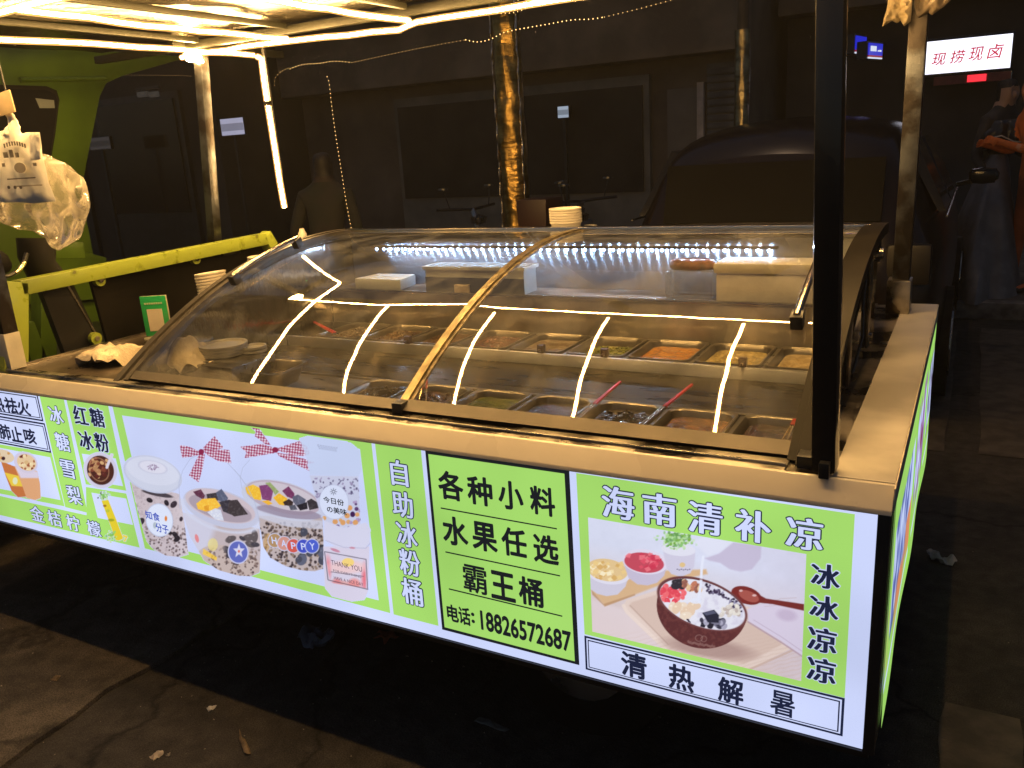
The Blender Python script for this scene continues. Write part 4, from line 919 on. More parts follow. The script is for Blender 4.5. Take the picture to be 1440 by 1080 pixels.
o = mb.build('towel', cloth, None, smooth=True); o.location = (a[0]-.01, a[1]+.0, ZL+.0095); tag(o, 'crumpled cream towel lying on the left counter outside the glass', 'towel')
# tongs: two thin prongs with red upper sleeves
def tongs(p0, p1, sp, label, frac=.55, r=.0028, z0=0):
    p0 = Vector(p0); p1 = Vector(p1); t = thing('tongs', label, 'tongs', tuple(p0), 'red handled tongs in the pans'); d = p1-p0; sd = d.cross(Vector((0, 0, 1)))
    sd = sd.normalized() if sd.length > .02 else Vector((1, 0, 0))
    for s in (-1, 1):
        a_ = sd*sp*s; e = d+sd*sp*.25*s
        m_ = MB(); m_.tube([a_, a_.lerp(e, 1-frac)], r*.8, 6); g_ = m_.build('prong', tongm, t)
        m_ = MB(); m_.tube([a_.lerp(e, 1-frac), e], r*1.25, 6); m_.build('red_sleeve', redp, t)
    return t
def tp(u, v, z): return onz(u, v, z)
tongs(tp(812, 589, .90), tp(872, 537, .915), .004, 'red handled tongs leaning right across the black liquid pan', .62)
tongs(tp(899, 600, .90), tp(973, 541, .915), .004, 'red handled tongs leaning right over the blackish jelly pan', .55)
tongs(tp(1101, 624, .90), tp(1118, 590, .935), .006, 'tongs at the right end of the case with mostly bare prongs', .25)
tongs(tp(594, 566, .90), tp(599, 528, .95), .010, 'upright red handled tongs just right of the glass divider', .5)
tongs(tp(474, 470, .955), tp(442, 453, .96), .006, 'red handled tongs lying over the brown back row pans', .9)
for (u, v, lb) in ((752, 498, 'dark brown clip on the riser edge left of the green bits'), (843, 504, 'dark clip on the riser edge under the green bits'), (1042, 515, 'dark clip on the riser edge near the right cream pans'), (580, 478, 'dark clip on the riser edge left of the glass divider')):
    a = onz(u, v, ZB_+.01); m_ = MB(); m_.box(-.011, .011, -.008, .012, -.010, .016); m_.box(-.004, .004, -.022, -.008, -.004, .003)
    o = m_.build('clip', mat('dark_clip', (.05, .02, .012), .3), None, bevel=.002); o.location = (a[0], .795, ZB_+.014); tag(o, lb, 'clip')
# boxes on the rear shelf
def open_box(x0, x1, y0, y1, z0, z1, label, m, name='plastic_box', rim=.008):
    t = thing(name, label, 'box', (x0, y0, z0)); w, l, h = x1-x0, y1-y0, z1-z0; e = .004
    m_ = MB(); m_.box(0, w, 0, e, 0, h); m_.box(0, w, l-e, l, 0, h); m_.box(0, e, e, l-e, 0, h); m_.box(w-e, w, e, l-e, 0, h); m_.box(e, w-e, e, l-e, 0, e); m_.build('shell', m, t, fix=False)
    m_ = MB(); m_.box(-rim, w+rim, -rim, 0-.0005, h-.008, h+.003); m_.box(-rim, w+rim, l+.0005, l+rim, h-.008, h+.003); m_.box(-rim, -.0005, 0, l, h-.008, h+.003); m_.box(w+.0005, w+rim, 0, l, h-.008, h+.003); m_.build('rim', m, t, fix=False); return t
bx = open_box(-1.68, -1.27, 1.066, 1.160, 1.0585, 1.150, 'translucent white plastic box with grey lower half on the rear shelf, left door', mat('frosty_plastic', (.62, .66, .66), .3, 0, .05, 6))
m_ = MB(); m_.box(.01, .40, .008, .088, .085, .095); m_.build('contents', mat('grey_paste', (.25, .28, .30), .5, 0, .2, 20), bx)
m_ = MB(); m_.box(-.001, .411, -.0025, -.0008, .002, .055); m_.build('dark_band', mat('dark_content_seen', (.07, .08, .09), .3), bx)
m_ = MB(); m_.box(.13, .19, -.014, -.003, .0, .03); m_.build('tag_card', cloth, bx)
fbx = thing('foam_box', 'pale foam box with lid on the rear shelf behind the right handle', 'box', (-.60, 1.066, 1.0585))
m_ = MB(); m_.box(0, .385, 0, .13, 0, .085); m_.build('box_body', foam, fbx, bevel=.006)
m_ = MB(); m_.box(-.008, .393, -.006, .138, .0855, .118); m_.build('box_lid', foam, fbx, bevel=.008)
a = ony(978, 352, 1.15)
t = thing('wooden_lid', 'round brown wooden lid beside the cold light strip', 'lid', (a[0], 1.115, 1.150))
m_ = MB(); m_.lathe([(0, 0), (.068, 0), (.074, .006), (.074, .022), (.068, .028), (0, .028)], (0, 0, 0), 36, 1.0, .55); m_.build('disc', wood, t, smooth=True)
m_ = MB(); m_.lathe([(.06, .0282), (.0585, .0305), (.057, .0282)], (0, 0, 0), 36, 1.0, .55); m_.build('groove_ring', wood, t, smooth=True)
m_ = MB(); m_.box(-.078, .078, -.046, .046, 0, .0905); o = m_.build('clear_jar', acryl, None, bevel=.012); o.location = (a[0], 1.115, 1.0588); tag(o, 'clear squat container under the round wooden lid', 'container')
m_ = MB(); m_.prism([(-2.02, 1.07), (-1.80, 1.07), (-1.82, 1.20), (-2.0, 1.20)], 1.0585, 1.10, 'z'); o = m_.build('plastic_box', MATS['frosty_plastic'], None, bevel=.006); tag(o, 'low cloudy box at the left end of the rear shelf', 'box')

# ---- stacks of bowls
def bowls(x, y, z, n_, r, words, tilt=0., h=.011, rot=0.):
    proto = None
    for k in range(n_):
        pos = ['lowest', 'second lowest', 'third lowest'][k] if k < 3 else (['topmost', 'second from the top', 'third from the top'][n_-1-k] if n_-1-k < 3 else ['fourth', 'fifth', 'sixth', 'seventh', 'eighth', 'ninth', 'tenth', 'eleventh', 'twelfth', 'thirteenth', 'fourteenth', 'fifteenth', 'sixteenth', 'seventeenth', 'eighteenth', 'nineteenth', 'twentieth', 'next'][min(n_-1-k, 20)-3]+' from the top')
        if proto is None:
            m_ = MB(); m_.lathe([(0, 0), (r*.84, 0), (r*.87, .003), (r*.94, .016), (r*.99, .0165), (r, .018), (r, .0225), (r*.97, .023), (r*.92, .017), (r*.84, .005), (0, .004)], (0, 0, 0), 30)
            o = m_.build('bowl', plastic_w, None, smooth=True); proto = o
        else: o = proto.copy(); COL.objects.link(o)
        o.location = (x+math.sin(tilt)*k*h+random.uniform(-.0012, .0012), y+random.uniform(-.0012, .0012), z+k*h*math.cos(tilt)); o.rotation_euler = (0, tilt, 0)
        tag(o, (pos+' bowl of '+words) if 'from' not in pos else 'bowl '+pos+' of the '+words, 'bowl', 'nested bowls, '+words)
bowls(-2.335, .67, ZL, 20, .056, 'leaning stack nearest the payment stand', -.10)
bowls(-2.36, .93, ZL, 22, .050, 'stack half hidden by the left glass frame', 0)
bowls(-2.30, 1.07, ZL+.04, 22, .050, 'stack at the left rear corner of the case', 0)
a = ony(796, 325, 1.262); bowls(a[0], 1.264, zf(1.2)+.0065, 6, .058, 'short stack on the rear top rail', 0, .009)
a = ony(403, 325, 1.2); m_ = MB(); m_.lathe([(0, 0), (.016, 0), (.018, .02), (.018, .045), (.012, .055), (.010, .065), (0, .065)], (0, 0, 0), 20); o = m_.build('bottle', plastic_w, None, smooth=True); o.location = (-2.43, 1.26, ZL-.002+.26)
tag(o, 'small pale bottle top showing above the left rear corner of the case', 'bottle')
m_ = MB(); m_.box(-.05, .05, -.05, .05, 0, .258); o = m_.build('tin_box', blackm, None, bevel=.004); o.location = (-2.43, 1.26, ZL-.002); tag(o, 'black tin under the small pale bottle at the left rear corner', 'tin')
a = ony(827, 327, 1.262); m_ = MB(); m_.lathe([(0, 0), (.026, 0), (.024, .006), (.012, .009), (0, .009)], (0, 0, 0), 16, 1, .7); o = m_.build('lid', acryl, None, smooth=True); o.location = (a[0]+.01, 1.264, zf(1.2)+.007); tag(o, 'small clear lid lying right of the short bowl stack', 'lid')

# ---- payment stand (its code is left out)
a = onz(216, 476, ZL); b0 = ony(200, 478, a[1]); b1 = ony(238, 420, a[1])
t = thing('payment_stand', 'green acrylic payment stand with a blank pale card on the left counter', 'stand', (a[0]+.02, a[1]+.01, ZL-.002), rz=.5)
w_ = .094; hh = .160
m_ = MB(); m_.box(-w_/2, w_/2, 0, .004, .012, hh); m_.build('panel', mat('stand_green', (.02, .36, .10), .3, coat=.4), t, bevel=.001)
m_ = MB(); m_.box(-w_/2-.0, w_/2+.003, .0042, .0075, .010, hh+.001); m_.build('back_sheet', mat('acrylic_edge', (.55, .52, .40), .15), t, bevel=.0005)
m_ = MB(); m_.box(-w_/2, w_/2, -.02, .03, 0, .010); m_.build('foot', MATS['acrylic_edge'], t, bevel=.001)
m_ = MB(); m_.box(-.028, .028, -.0022, -.0003, .030, .112); m_.build('card', mat('pale_card', (.62, .55, .45), .5), t)
for k in range(8):
    x = -.033+k*.0085; m_ = MB(); m_.box(x, x+.0058, -.0018, -.0003, .130, .1365); m_.build('caption_mark', mat('caption_pale', (.45, .55, .35), .5), t)

# ---- hanging bags at the left
bagm = clear('paper_bag_plastic', (.95, .92, .85), .02, .25, dirt=1.5, dcol=(.80, .70, .52), dscale=3)
bagc = clear('thin_clear_bag', (.95, .94, .92), .05, .10, dirt=.40, dcol=(.92, .86, .76), dscale=9)
bagp = mat('matt_white_bag', (.95, .92, .84), .5, 0, .06, 8, .3, 14)
BY = .10
def hang(pts, y, thick, seed, wr=.5, **k):
    P = [ony(u, v, y) for u, v in pts]; c = P[0]
    return sheet([(p[0]-c[0], p[2]-c[2]) for p in P], thick, seed, wr=wr, mapf=lambda a_, b_, d_: (a_, d_, b_), **k), tuple(c)
t = thing('plastic_bag', 'printed cream vest bag hanging at the left edge below the canopy', 'bag', tuple(ony(20, 170, BY)))
base = Vector(ony(20, 170, BY))
mb, c = hang([(20, 166), (26, 182), (33, 188), (40, 186), (55, 186), (59, 215), (68, 255), (77, 283), (50, 286), (0, 284), (-40, 286), (-62, 280), (-50, 230), (-38, 192), (-20, 188), (0, 184), (8, 178)], BY, .013, 31, wr=.75, rings=14, seg=120)
o = mb.build('bag_body', bagp, t, smooth=True); o.location = Vector(c)-base
mb, c = hang([(10, 150), (18, 160), (26, 178), (30, 190), (18, 192), (6, 192), (10, 176), (7, 160)], BY, .010, 33, wr=.8)
o = mb.build('twisted_neck', bagp, t, smooth=True); o.location = Vector(c)-base
mb, c = hang([(40, 186), (55, 187), (57, 224), (44, 226)], BY-.03, .004, 34, wr=.6); o = mb.build('bag_handle', bagp, t, smooth=True); o.location = Vector(c)-base
ink = mat('faint_print', (.30, .26, .20), .6, 0, .3, 40)
def on_bag(u, v, d=.034): return Vector(ony(u, v, BY-d))-base
arc = MB()
for k in range(9):
    u = 6+k*3.6; v = 205-3.5*math.sin(PI*k/8); q = on_bag(u, v); arc.box(q.x-.0032, q.x+.0032, q.y, q.y+.0015, q.z-.006, q.z+.006)
arc.build('print_arc', ink, t)
for (u, v, w_, h_) in ((8, 218, .012, .016), (16, 216, .010, .022), (24, 218, .009, .014), (5, 232, .008, .010), (49, 231, .009, .009)):
    m_ = MB(); q = on_bag(u, v); m_.box(q.x-w_, q.x+w_*.8, q.y, q.y+.0015, q.z-h_/2, q.z+h_/2); m_.build('print_mark', ink, t)
m_ = MB(); q = on_bag(28, 236); m_.prism([(q.x+.028*math.cos(a_), q.z+.015*math.sin(a_)) for a_ in np.linspace(0, 2*PI, 18)[:-1]], q.y, q.y+.0015); m_.build('print_mark', mat('pale_print', (.48, .42, .33), .6), t)
for v, x0, x1 in ((252, 10, 50), (262, 22, 60)):
    m_ = MB(); q = on_bag(x0, v); q2 = on_bag(x1, v); m_.box(q.x, q2.x, q.y, q.y+.0015, q.z-.002, q.z+.0015); m_.build('print_line', ink if v == 252 else MATS['pale_print'], t)
for u in (12, 21, 29):
    m_ = MB(); q = on_bag(u, 263.5); m_.prism([(q.x+.0065*math.cos(a_), q.z+.005*math.sin(a_)) for a_ in np.linspace(0, 2*PI, 12)[:-1]], q.y, q.y+.0015); m_.build('print_dot', ink, t)
mb, c = hang([(56, 214), (72, 220), (90, 232), (101, 240), (110, 250), (121, 264), (119, 285), (112, 312), (107, 322), (105, 336), (95, 346), (86, 352), (70, 344), (45, 330), (20, 318), (0, 308), (-20, 280), (0, 260), (40, 250)], BY+.07, .045, 41, wr=.55, rings=16, seg=140, fold=9)
o = mb.build('plastic_bag', bagc, None, smooth=True); o.location = c; tag(o, 'thin clear plastic bag ballooning behind and below the printed bag', 'bag')
m_ = MB(); a = ony(8, 128, BY); m_.tube([(a[0], a[1], a[2]), (a[0]-.01, a[1], ZR-.02)], .003, 6); o = m_.build('bag_string', blackm, None); tag(o, 'thin cord from the canopy to the hanging bags', 'cord')
a = ony(12, 145, BY-.01); m_ = MB(); m_.box(-.06, .022, -.002, .002, -.030, .032, Matrix.Rotation(-.10, 3, 'Y')); o = m_.build('tape_card', mat('buff_card', (.55, .42, .24), .6, 0, .1, 20), None, bevel=.001); o.location = a; tag(o, 'buff piece of card taped above the printed bag', 'card')
# bag remnants on the right rear pole
def hang2(pts, y, thick, seed, nm, m, lb):
    P = [ony(u, v, y) for u, v in pts]; c = P[0]; mb = sheet([(p[0]-c[0], p[2]-c[2]) for p in P], thick, seed, wr=.8, mapf=lambda a_, b_, d_: (a_, d_, b_)); o = mb.build(nm, m, None, smooth=True); o.location = c; tag(o, lb, 'bag'); return o
ragm = mat('yellowed_film', (.50, .40, .24), .45, 0, .25, 8, .3, 30)
hang2([(1250, -30), (1285, -30), (1283, 5), (1281, 30), (1272, 38), (1266, 28), (1262, 33), (1255, 30), (1249, 34), (1240, 38), (1247, 15)], 1.46, .02, 51, 'torn_bag', ragm, 'torn yellowed plastic strip hanging on the right steel pole')
hang2([(1284, -30), (1370, -40), (1340, -2), (1325, 12), (1310, 22), (1306, 18), (1297, 22), (1290, 26), (1286, 10)], 1.50, .02, 52, 'plastic_bag', mat('brownish_film', (.34, .27, .2), .35, 0, .25, 6, .3, 30), 'brownish plastic bag blown sideways from the right steel pole')

# ================================================================== LIGHT BOX MENU, FRONT
LX0 = -3.2
sign = thing('menu_light_box', 'long glowing menu panel with dessert pictures under the front ledge', 'sign', (-1.5, 0, .4)); SO = Vector((-1.5, 0, .4))
def sb_(mb, name, m, **k):
    o = mb.build(name, m, sign, **k); o.location = -SO; return o
pw = emat('print_white', (.62, .69, 1.0), .98, uneven=.14); pgn = emat('print_green', (.39, .73, .155), .96, uneven=.13)
pdk = emat('print_navy', (.012, .017, .05), 1., uneven=0); pbk = emat('print_black', (.010, .012, .016), 1., uneven=0); pbl = emat('print_blue', (.05, .09, .5), 1, uneven=0)
def P2(u, v): a_ = ony(u, v, 0); return (a_[0], a_[2])
def flat(pts, y, name, m, raw=False):
    P = pts if raw else [P2(*p) for p in pts]; m_ = MB(); m_.add([(a_, y, b_) for a_, b_ in P], [tuple(range(len(P)))]); return sb_(m_, name, m, fix=False)
m_ = MB(); m_.box(LX0, -.014, .004, .068, .399, .9025); sb_(m_, 'case', blackm)
zt_, zb_ = .8975, .402
x_r = P2(1234, 727)[0]
m_ = MB(); m_.box(LX0, x_r, .0, .0035, zb_+.002, zt_); sb_(m_, 'backlit_panel', pw)
m_ = MB(); m_.box(x_r+.0005, -.002, -.004, .07, .396, .9028); sb_(m_, 'corner_frame', mat('black_corner', (.02, .02, .025), .4, 0, .2, 6), bevel=.002)
m_ = MB(); m_.box(LX0, x_r, -.004, .003, .396, .4015); sb_(m_, 'bottom_edge', blackm)
m_ = MB(); m_.box(LX0, x_r, -.004, .003, .8978, .9028); sb_(m_, 'top_edge', blackm)
L1, L2_, L3_, L4_, L5_ = -.0006, -.0012, -.0018, -.0024, -.0030
# green areas, left to right
flat([(-40, 618), (73, 637), (91, 712), (-60, 682)], L1, 'green_panel', pgn)
flat([(-40, 622), (71, 643), (85.6, 703), (-60, 676)], L2_, 'white_field', pw)
flat([(-60, 683.5), (33, 704.8), (122, 724.5), (121, 684.6), (177.8, 694), (196.7, 770), (-60, 710)], L1, 'green_panel', pgn)
flat([(129, 692.5), (177.8, 701), (187.5, 738), (138, 728)], L2_, 'white_field', pw)
flat([(55.6, 555.6), (90, 561), (123.3, 721), (92, 713)], L1, 'green_panel', pgn)
flat([(93.3, 560.8), (152, 569), (177.8, 690), (121, 681)], L1, 'green_panel', pgn)
flat([(115.5, 637.8), (163, 644.5), (173.5, 683.5), (125, 676)], L2_, 'white_field', pw)
flat([(158, 569.8), (522.5, 622.2), (549, 862), (204, 771)], L1, 'green_panel', pgn)
flat([(172, 584), (506.5, 631), (533, 844), (213.5, 762)], L2_, 'white_field', pw)
flat([(527.5, 623), (592, 632), (616.8, 880), (553.8, 863.8)], L1, 'green_panel', pgn)
flat([(598, 632.6), (800.7, 661.4), (814.9, 935.2), (622, 885)], L1, 'black_frame', pbk)
flat([(602.6, 638.2), (794, 665.8), (808.6, 929.6), (625.6, 881.6)], L2_, 'green_panel', pgn)
for q in (((287, 359), (806, 452), (806, 458), (287, 365)), ((308, 555), (820, 662), (820, 668), (308, 561)), ((323, 720), (830, 842), (830, 848), (323, 726))):
    flat([(530+a_/3.177, 600+b_/3.177) for a_, b_ in q], L3_, 'rule_line', pbk)
flat([(810.4, 665), (1202.2, 723), (1187.9, 981.2), (822.2, 891.6)], L1, 'green_panel', pgn)
# navy double frames
def dframe(q, w1=3.0, gap=3.0, w2=1.0):
    P = [P2(*p) for p in q]; xs_ = [p[0] for p in P]; zs_ = [p[1] for p in P]; x0, x1 = (xs_[0]+xs_[3])/2, (xs_[1]+xs_[2])/2; z1, z0 = (zs_[0]+zs_[1])/2, (zs_[2]+zs_[3])/2; k = .0011
    def rect(i, y, m, nm): flat([(x0+i, z0+i), (x1-i, z0+i), (x1-i, z1-i), (x0+i, z1-i)], y, nm, m, raw=True)
    w1 *= k*2.3; gap *= k*1.5; w2 *= k*2.4
    rect(0, L1-.0004, pdk, 'navy_frame'); rect(w1, L2_-.0002, pw, 'white_field'); rect(w1+gap, L3_-.0001, pdk, 'navy_line'); rect(w1+gap+w2, L4_-.0001, pw, 'white_field')
dframe([(822, 891.6), (1189, 983.6), (1184, 1037), (823.7, 939)], 1.9, 1.9, 1.0)
dframe([(-130, 527), (53.5, 556), (61.8, 594), (-130, 560)], 2.2, 2.6, 1.2)
dframe([(-130, 562), (64, 596.5), (71.6, 634.5), (-130, 600)], 2.2, 2.6, 1.2)
# lettering
def rect_at(u, v, w, h):
    a_ = P2(u-w/2, v); b_ = P2(u+w/2, v); c_ = P2(u, v-h/2); d_ = P2(u, v+h/2); x = P2(u, v)[0]; hw = abs(b_[0]-a_[0])/2; return (x-hw, x+hw, d_[1], c_[1])
YF = [0]
def letter(ch, u, v, w, h, kind, nm='lettering'):
    bo = .016 if ch in '霸暑' else .030
    r = rect_at(u, v, w, h)
    pr_ = sign
    def T(m, off, sm, dy):
        o = text_part(ch, r, L4_-.0004-dy, m, sign, off, sm, nm); o.location = -SO
    if kind == 'bold': T(pbk, bo, 0, 0)
    elif kind == 'boldnavy': T(pdk, bo, 0, 0)
    elif kind == 'outlined': T(pdk, .040, .030, 0); T(pw, .004, .030, .0008)
    elif kind == 'halo': T(pw, .046, .022, 0); T(pdk, .008, .026, .0008)
    elif kind == 'thinout': T(pdk, .046, .020, 0); T(pw, .006, .020, .0008)
for ch, (a_, b_) in zip('各种小料', ((332, 262), (462, 285), (600, 305), (742, 330))): letter(ch, 530+a_/3.177, 600+b_/3.177, 33, 38, 'bold')
for ch, (a_, b_) in zip('水果任选', ((352, 465), (483, 490), (615, 515), (757, 545))): letter(ch, 530+a_/3.177, 600+b_/3.177, 33, 38, 'bold')
for ch, (a_, b_) in zip('霸王桶', ((440, 680), (565, 710), (690, 735))): letter(ch, 530+a_/3.177, 600+b_/3.177, 32, 37, 'bold')
letter('电', 637.5, 861.5, 15, 22, 'bold'); letter('话', 654, 865.5, 15.5, 23, 'bold')
letter(':', 666, 868, 3.2, 13, 'bold')
letter('18826572687', 738.5, 886, 124, 26, 'bold')
for ch, p in zip('自助冰粉桶', ((562.4, 664.5), (567, 708.6), (573, 750.5), (577.2, 790.4), (580.4, 831.3))): letter(ch, p[0], p[1], 22 if ch == '自' else 27, 35, 'thinout')
for ch, p in zip('海南清补凉', ((869.6, 706.3), (928, 715.8), (992, 727.7), (1059.3, 739), (1131.4, 749.5))): letter(ch, p[0], p[1], 43+(p[0]-870)*.025, 44, 'outlined')
for ch, p in zip('冰冰凉凉', ((1161.2, 809.2), (1159.2, 853.8), (1156.4, 898.8), (1155.3, 941.4))): letter(ch, p[0], p[1], 39, 34, 'halo')
for ch, p in zip('清热解暑', ((891.9, 934.5), (958.6, 952.3), (1027.9, 970.5), (1100.7, 988.4))): letter(ch, p[0], p[1], 34, 33, 'boldnavy')
for ch, p in zip('清热祛火', ((-22, 563), (-2, 566.5), (16.7, 570), (34.4, 572.5))): letter(ch, p[0], p[1], 16, 21, 'boldnavy')
for ch, p in zip('清肺止咳', ((-9, 604), (7.8, 607), (24.4, 610.5), (43, 613))): letter(ch, p[0], p[1], 15, 20, 'boldnavy')
for ch, p in zip('冰糖雪梨', ((80, 583), (89, 621), (96.7, 659), (105.5, 695.5))): letter(ch, p[0], p[1], 18, 24, 'thinout')
for ch, p in zip('红糖冰粉', ((114.4, 583.3), (137.8, 586.7), (122, 618.8), (144.4, 622))): letter(ch, p[0], p[1], 18, 25, 'halo')
for ch, p in zip('金桔柠檬', ((53.3, 722), (77.8, 728.3), (104, 735), (133.3, 742.6))): letter(ch, p[0], p[1], 17, 20, 'thinout')

# ---- printed pictures: the vinyl print is a fine mesh whose colours are painted here
def C3(*c): return np.array(c, float)/255
class Paint:
    def __init__(s, x0, x1, z0, z1, step):
        s.nx = int((x1-x0)/step); s.nz = int((z1-z0)/step); X, Z = np.meshgrid(np.linspace(x0, x1, s.nx+1), np.linspace(z0, z1, s.nz+1), indexing='ij')
        s.X = X.ravel(); s.Z = Z.ravel(); P = np.stack([s.X, np.zeros_like(s.X), s.Z], 1); s.U, s.V = px(P); s.c = np.tile(C3(203, 213, 252), (len(s.X), 1)); s.a = np.zeros(len(s.X)); s.px = step*450
    def put(s, m, col, alpha=1.):
        m = np.clip(m, 0, 1)*alpha; col = np.asarray(col, float); s.c = s.c*(1-m[:, None])+col*m[:, None]; s.a = np.maximum(s.a, m)
    def ell(s, cx, cy, a, b, deg=0, soft=.8):
        t = math.radians(deg); dx = s.U-cx; dy = s.V-cy; p = dx*math.cos(t)+dy*math.sin(t); q = -dx*math.sin(t)+dy*math.cos(t)
        r = np.sqrt((p/a)**2+(q/b)**2); return np.clip((1-r)*min(a, b)/soft+.5, 0, 1)
    def ring(s, cx, cy, a, b, deg, w): 
        t = math.radians(deg); dx = s.U-cx; dy = s.V-cy; p = dx*math.cos(t)+dy*math.sin(t); q = -dx*math.sin(t)+dy*math.cos(t)
        r = np.sqrt((p/a)**2+(q/b)**2); return np.clip(1-np.abs(r-1)*min(a, b)/w, 0, 1)
    def poly(s, pts, soft=.8):
        pts = np.array(pts, float); ins = np.zeros(len(s.U), bool); dm = np.full(len(s.U), 1e9); n = len(pts)
        lo = pts.min(0)-4; hi = pts.max(0)+4; sel = (s.U > lo[0]) & (s.U < hi[0]) & (s.V > lo[1]) & (s.V < hi[1]); U = s.U[sel]; V = s.V[sel]; I = np.zeros(len(U), bool); D = np.full(len(U), 1e9)
        for i in range(n):
            x1, y1 = pts[i]; x2, y2 = pts[(i+1) % n]
            c = ((y1 > V) != (y2 > V)) & (U < (x2-x1)*(V-y1)/((y2-y1) if y2 != y1 else 1e-9)+x1); I ^= c
            L = (x2-x1)**2+(y2-y1)**2+1e-9; t = np.clip(((U-x1)*(x2-x1)+(V-y1)*(y2-y1))/L, 0, 1); D = np.minimum(D, np.hypot(U-x1-t*(x2-x1), V-y1-t*(y2-y1)))
        out = np.zeros(len(s.U)); out[sel] = np.clip(np.where(I, D, -D)/soft+.5, 0, 1); return out
    def line(s, pts, w):
        pts = np.array(pts, float); D = np.full(len(s.U), 1e9)
        for (x1, y1), (x2, y2) in zip(pts[:-1], pts[1:]):
            L = (x2-x1)**2+(y2-y1)**2+1e-9; t = np.clip(((s.U-x1)*(x2-x1)+(s.V-y1)*(y2-y1))/L, 0, 1); D = np.minimum(D, np.hypot(s.U-x1-t*(x2-x1), s.V-y1-t*(y2-y1)))
        return np.clip(w/2-D+.5, 0, 1)
    def noise(s, f, seed=0): return .6*vnoise(s.U*f, s.V*f, seed)+.4*vnoise(s.U*f*2.3, s.V*f*2.3, seed+1)
    def blobs(s, mask, n, box, r, cols, seed=0, asp=1.):
        rd = random.Random(seed)
        for _ in range(n):
            cx = rd.uniform(box[0], box[2]); cy = rd.uniform(box[1], box[3]); a = rd.uniform(r[0], r[1]); m = s.ell(cx, cy, a*asp, a, rd.uniform(0, 180), .9)*mask
            col = cols[rd.randrange(len(cols))]; s.put(m, col); s.put(s.ell(cx-a*.3, cy-a*.35, a*.3, a*.22)*mask, np.minimum(col+.18, 1), .5)
    def build(s, y, name, attr='print', level=1.):
        me = bpy.data.meshes.new(name); V_ = np.stack([s.X, np.full_like(s.X, y), s.Z], 1); nz = s.nz+1
        i, j = np.meshgrid(np.arange(s.nx), np.arange(s.nz), indexing='ij'); a0 = (i*nz+j).ravel(); q = np.stack([a0, a0+nz, a0+nz+1, a0+1], 1)
        q = q[s.a[q].max(1) > .45]; used = np.unique(q); rem = np.full(len(s.X), -1); rem[used] = np.arange(len(used)); q = rem[q]; V_ = V_[used]; c = np.clip(s.c[used], 0, 1)
        me.vertices.add(len(V_)); me.vertices.foreach_set('co', V_.ravel().astype(np.float32)); me.loops.add(q.size); me.loops.foreach_set('vertex_index', q.ravel().astype(np.int32))
        me.polygons.add(len(q)); me.polygons.foreach_set('loop_start', (np.arange(len(q))*4).astype(np.int32)); me.polygons.foreach_set('loop_total', np.full(len(q), 4, np.int32)); me.update(calc_edges=True)
        lin = np.where(c <= .04045, c/12.92, ((c+.055)/1.055)**2.4); at = me.color_attributes.new(attr, 'FLOAT_COLOR', 'POINT'); at.data.foreach_set('color', np.c_[lin, np.ones(len(lin))].ravel().astype(np.float32))
        o = link(name, me, emat('printed_vinyl', (0, 0, 0), 1., attr=attr, uneven=.06), sign); o.location = -SO; return o
# --- tubs and cups picture
x0, _ = P2(166, 700); x1, _ = P2(545, 740)
p = Paint(x0, x1, .425, .893, .0021)
Z2 = lambda a, b: (170+a/4.5, 590+b/4.5)
Z3 = lambda a, b: (330+a/4.155, 590+b/4.155)
white = C3(212, 220, 246); tea = C3(196, 180, 182); dark = C3(44, 38, 46)
# cup 1
bodym = p.poly([Z2(68, 395), Z2(375, 470), Z2(405, 650), Z2(430, 850), Z2(370, 868), Z2(290, 860), Z2(210, 820), Z2(165, 765), Z2(115, 590)])
nz_ = p.noise(.35, 3)
p.put(bodym, C3(203, 190, 198)); p.put(bodym*np.clip((nz_-.5)*6, 0, 1), C3(178, 164, 172), .6)
shade = np.clip((p.U-236)/28, -1, 1); p.put(bodym*np.clip(shade, 0, 1), C3(216, 205, 214), .7)
p.blobs(bodym*np.clip((p.V-735)/12, 0, 1), 150, (205, 738, 268, 782), (.9, 1.7), [C3(105, 92, 98), C3(140, 122, 124)], 5)
p.blobs(bodym, 16, (188, 688, 262, 765), (2.2, 4.4), [dark, C3(60, 50, 60)], 6, 1.4)
p.put(p.ell(222, 694, 22, 3.5, 12)*bodym, dark, .8)
lidm_ = p.ell(*Z2(205, 345), 42.5, 25, 17); p.put(lidm_, C3(206, 211, 232)); p.put(p.ell(*Z2(205, 320), 38, 19.5, 15), C3(214, 218, 238)); p.put(p.ell(*Z2(205, 300), 20, 8.5, 12), C3(222, 222, 240))
p.put(p.ring(*Z2(205, 345), 41, 24, 17, 1.4), C3(188, 194, 222), .7); p.put(p.ring(*Z2(205, 300), 20, 8.5, 12, 1), C3(196, 198, 222), .8)
for k in range(16): a_ = k*.9; p.put(p.ell(Z2(205, 300)[0]+10*math.cos(a_)*(.3+.1*(k % 5)), Z2(205, 300)[1]+5*math.sin(a_)*(.5+.1*(k % 4)), 1.6, .6, k*40), C3(120, 90, 130), .7)
p.put(p.ell(*Z2(247, 635), 19, 23.5, -10), C3(222, 230, 252)); p.put(p.ring(*Z2(247, 635), 18.6, 23, -10, .9), C3(170, 180, 215), .6)
p.put(p.ell(*Z2(288, 625), 1.8, 3.6), C3(225, 130, 60)); p.put(p.ell(*Z2(218, 668), 2.6, 4.5), C3(150, 165, 170), .6)
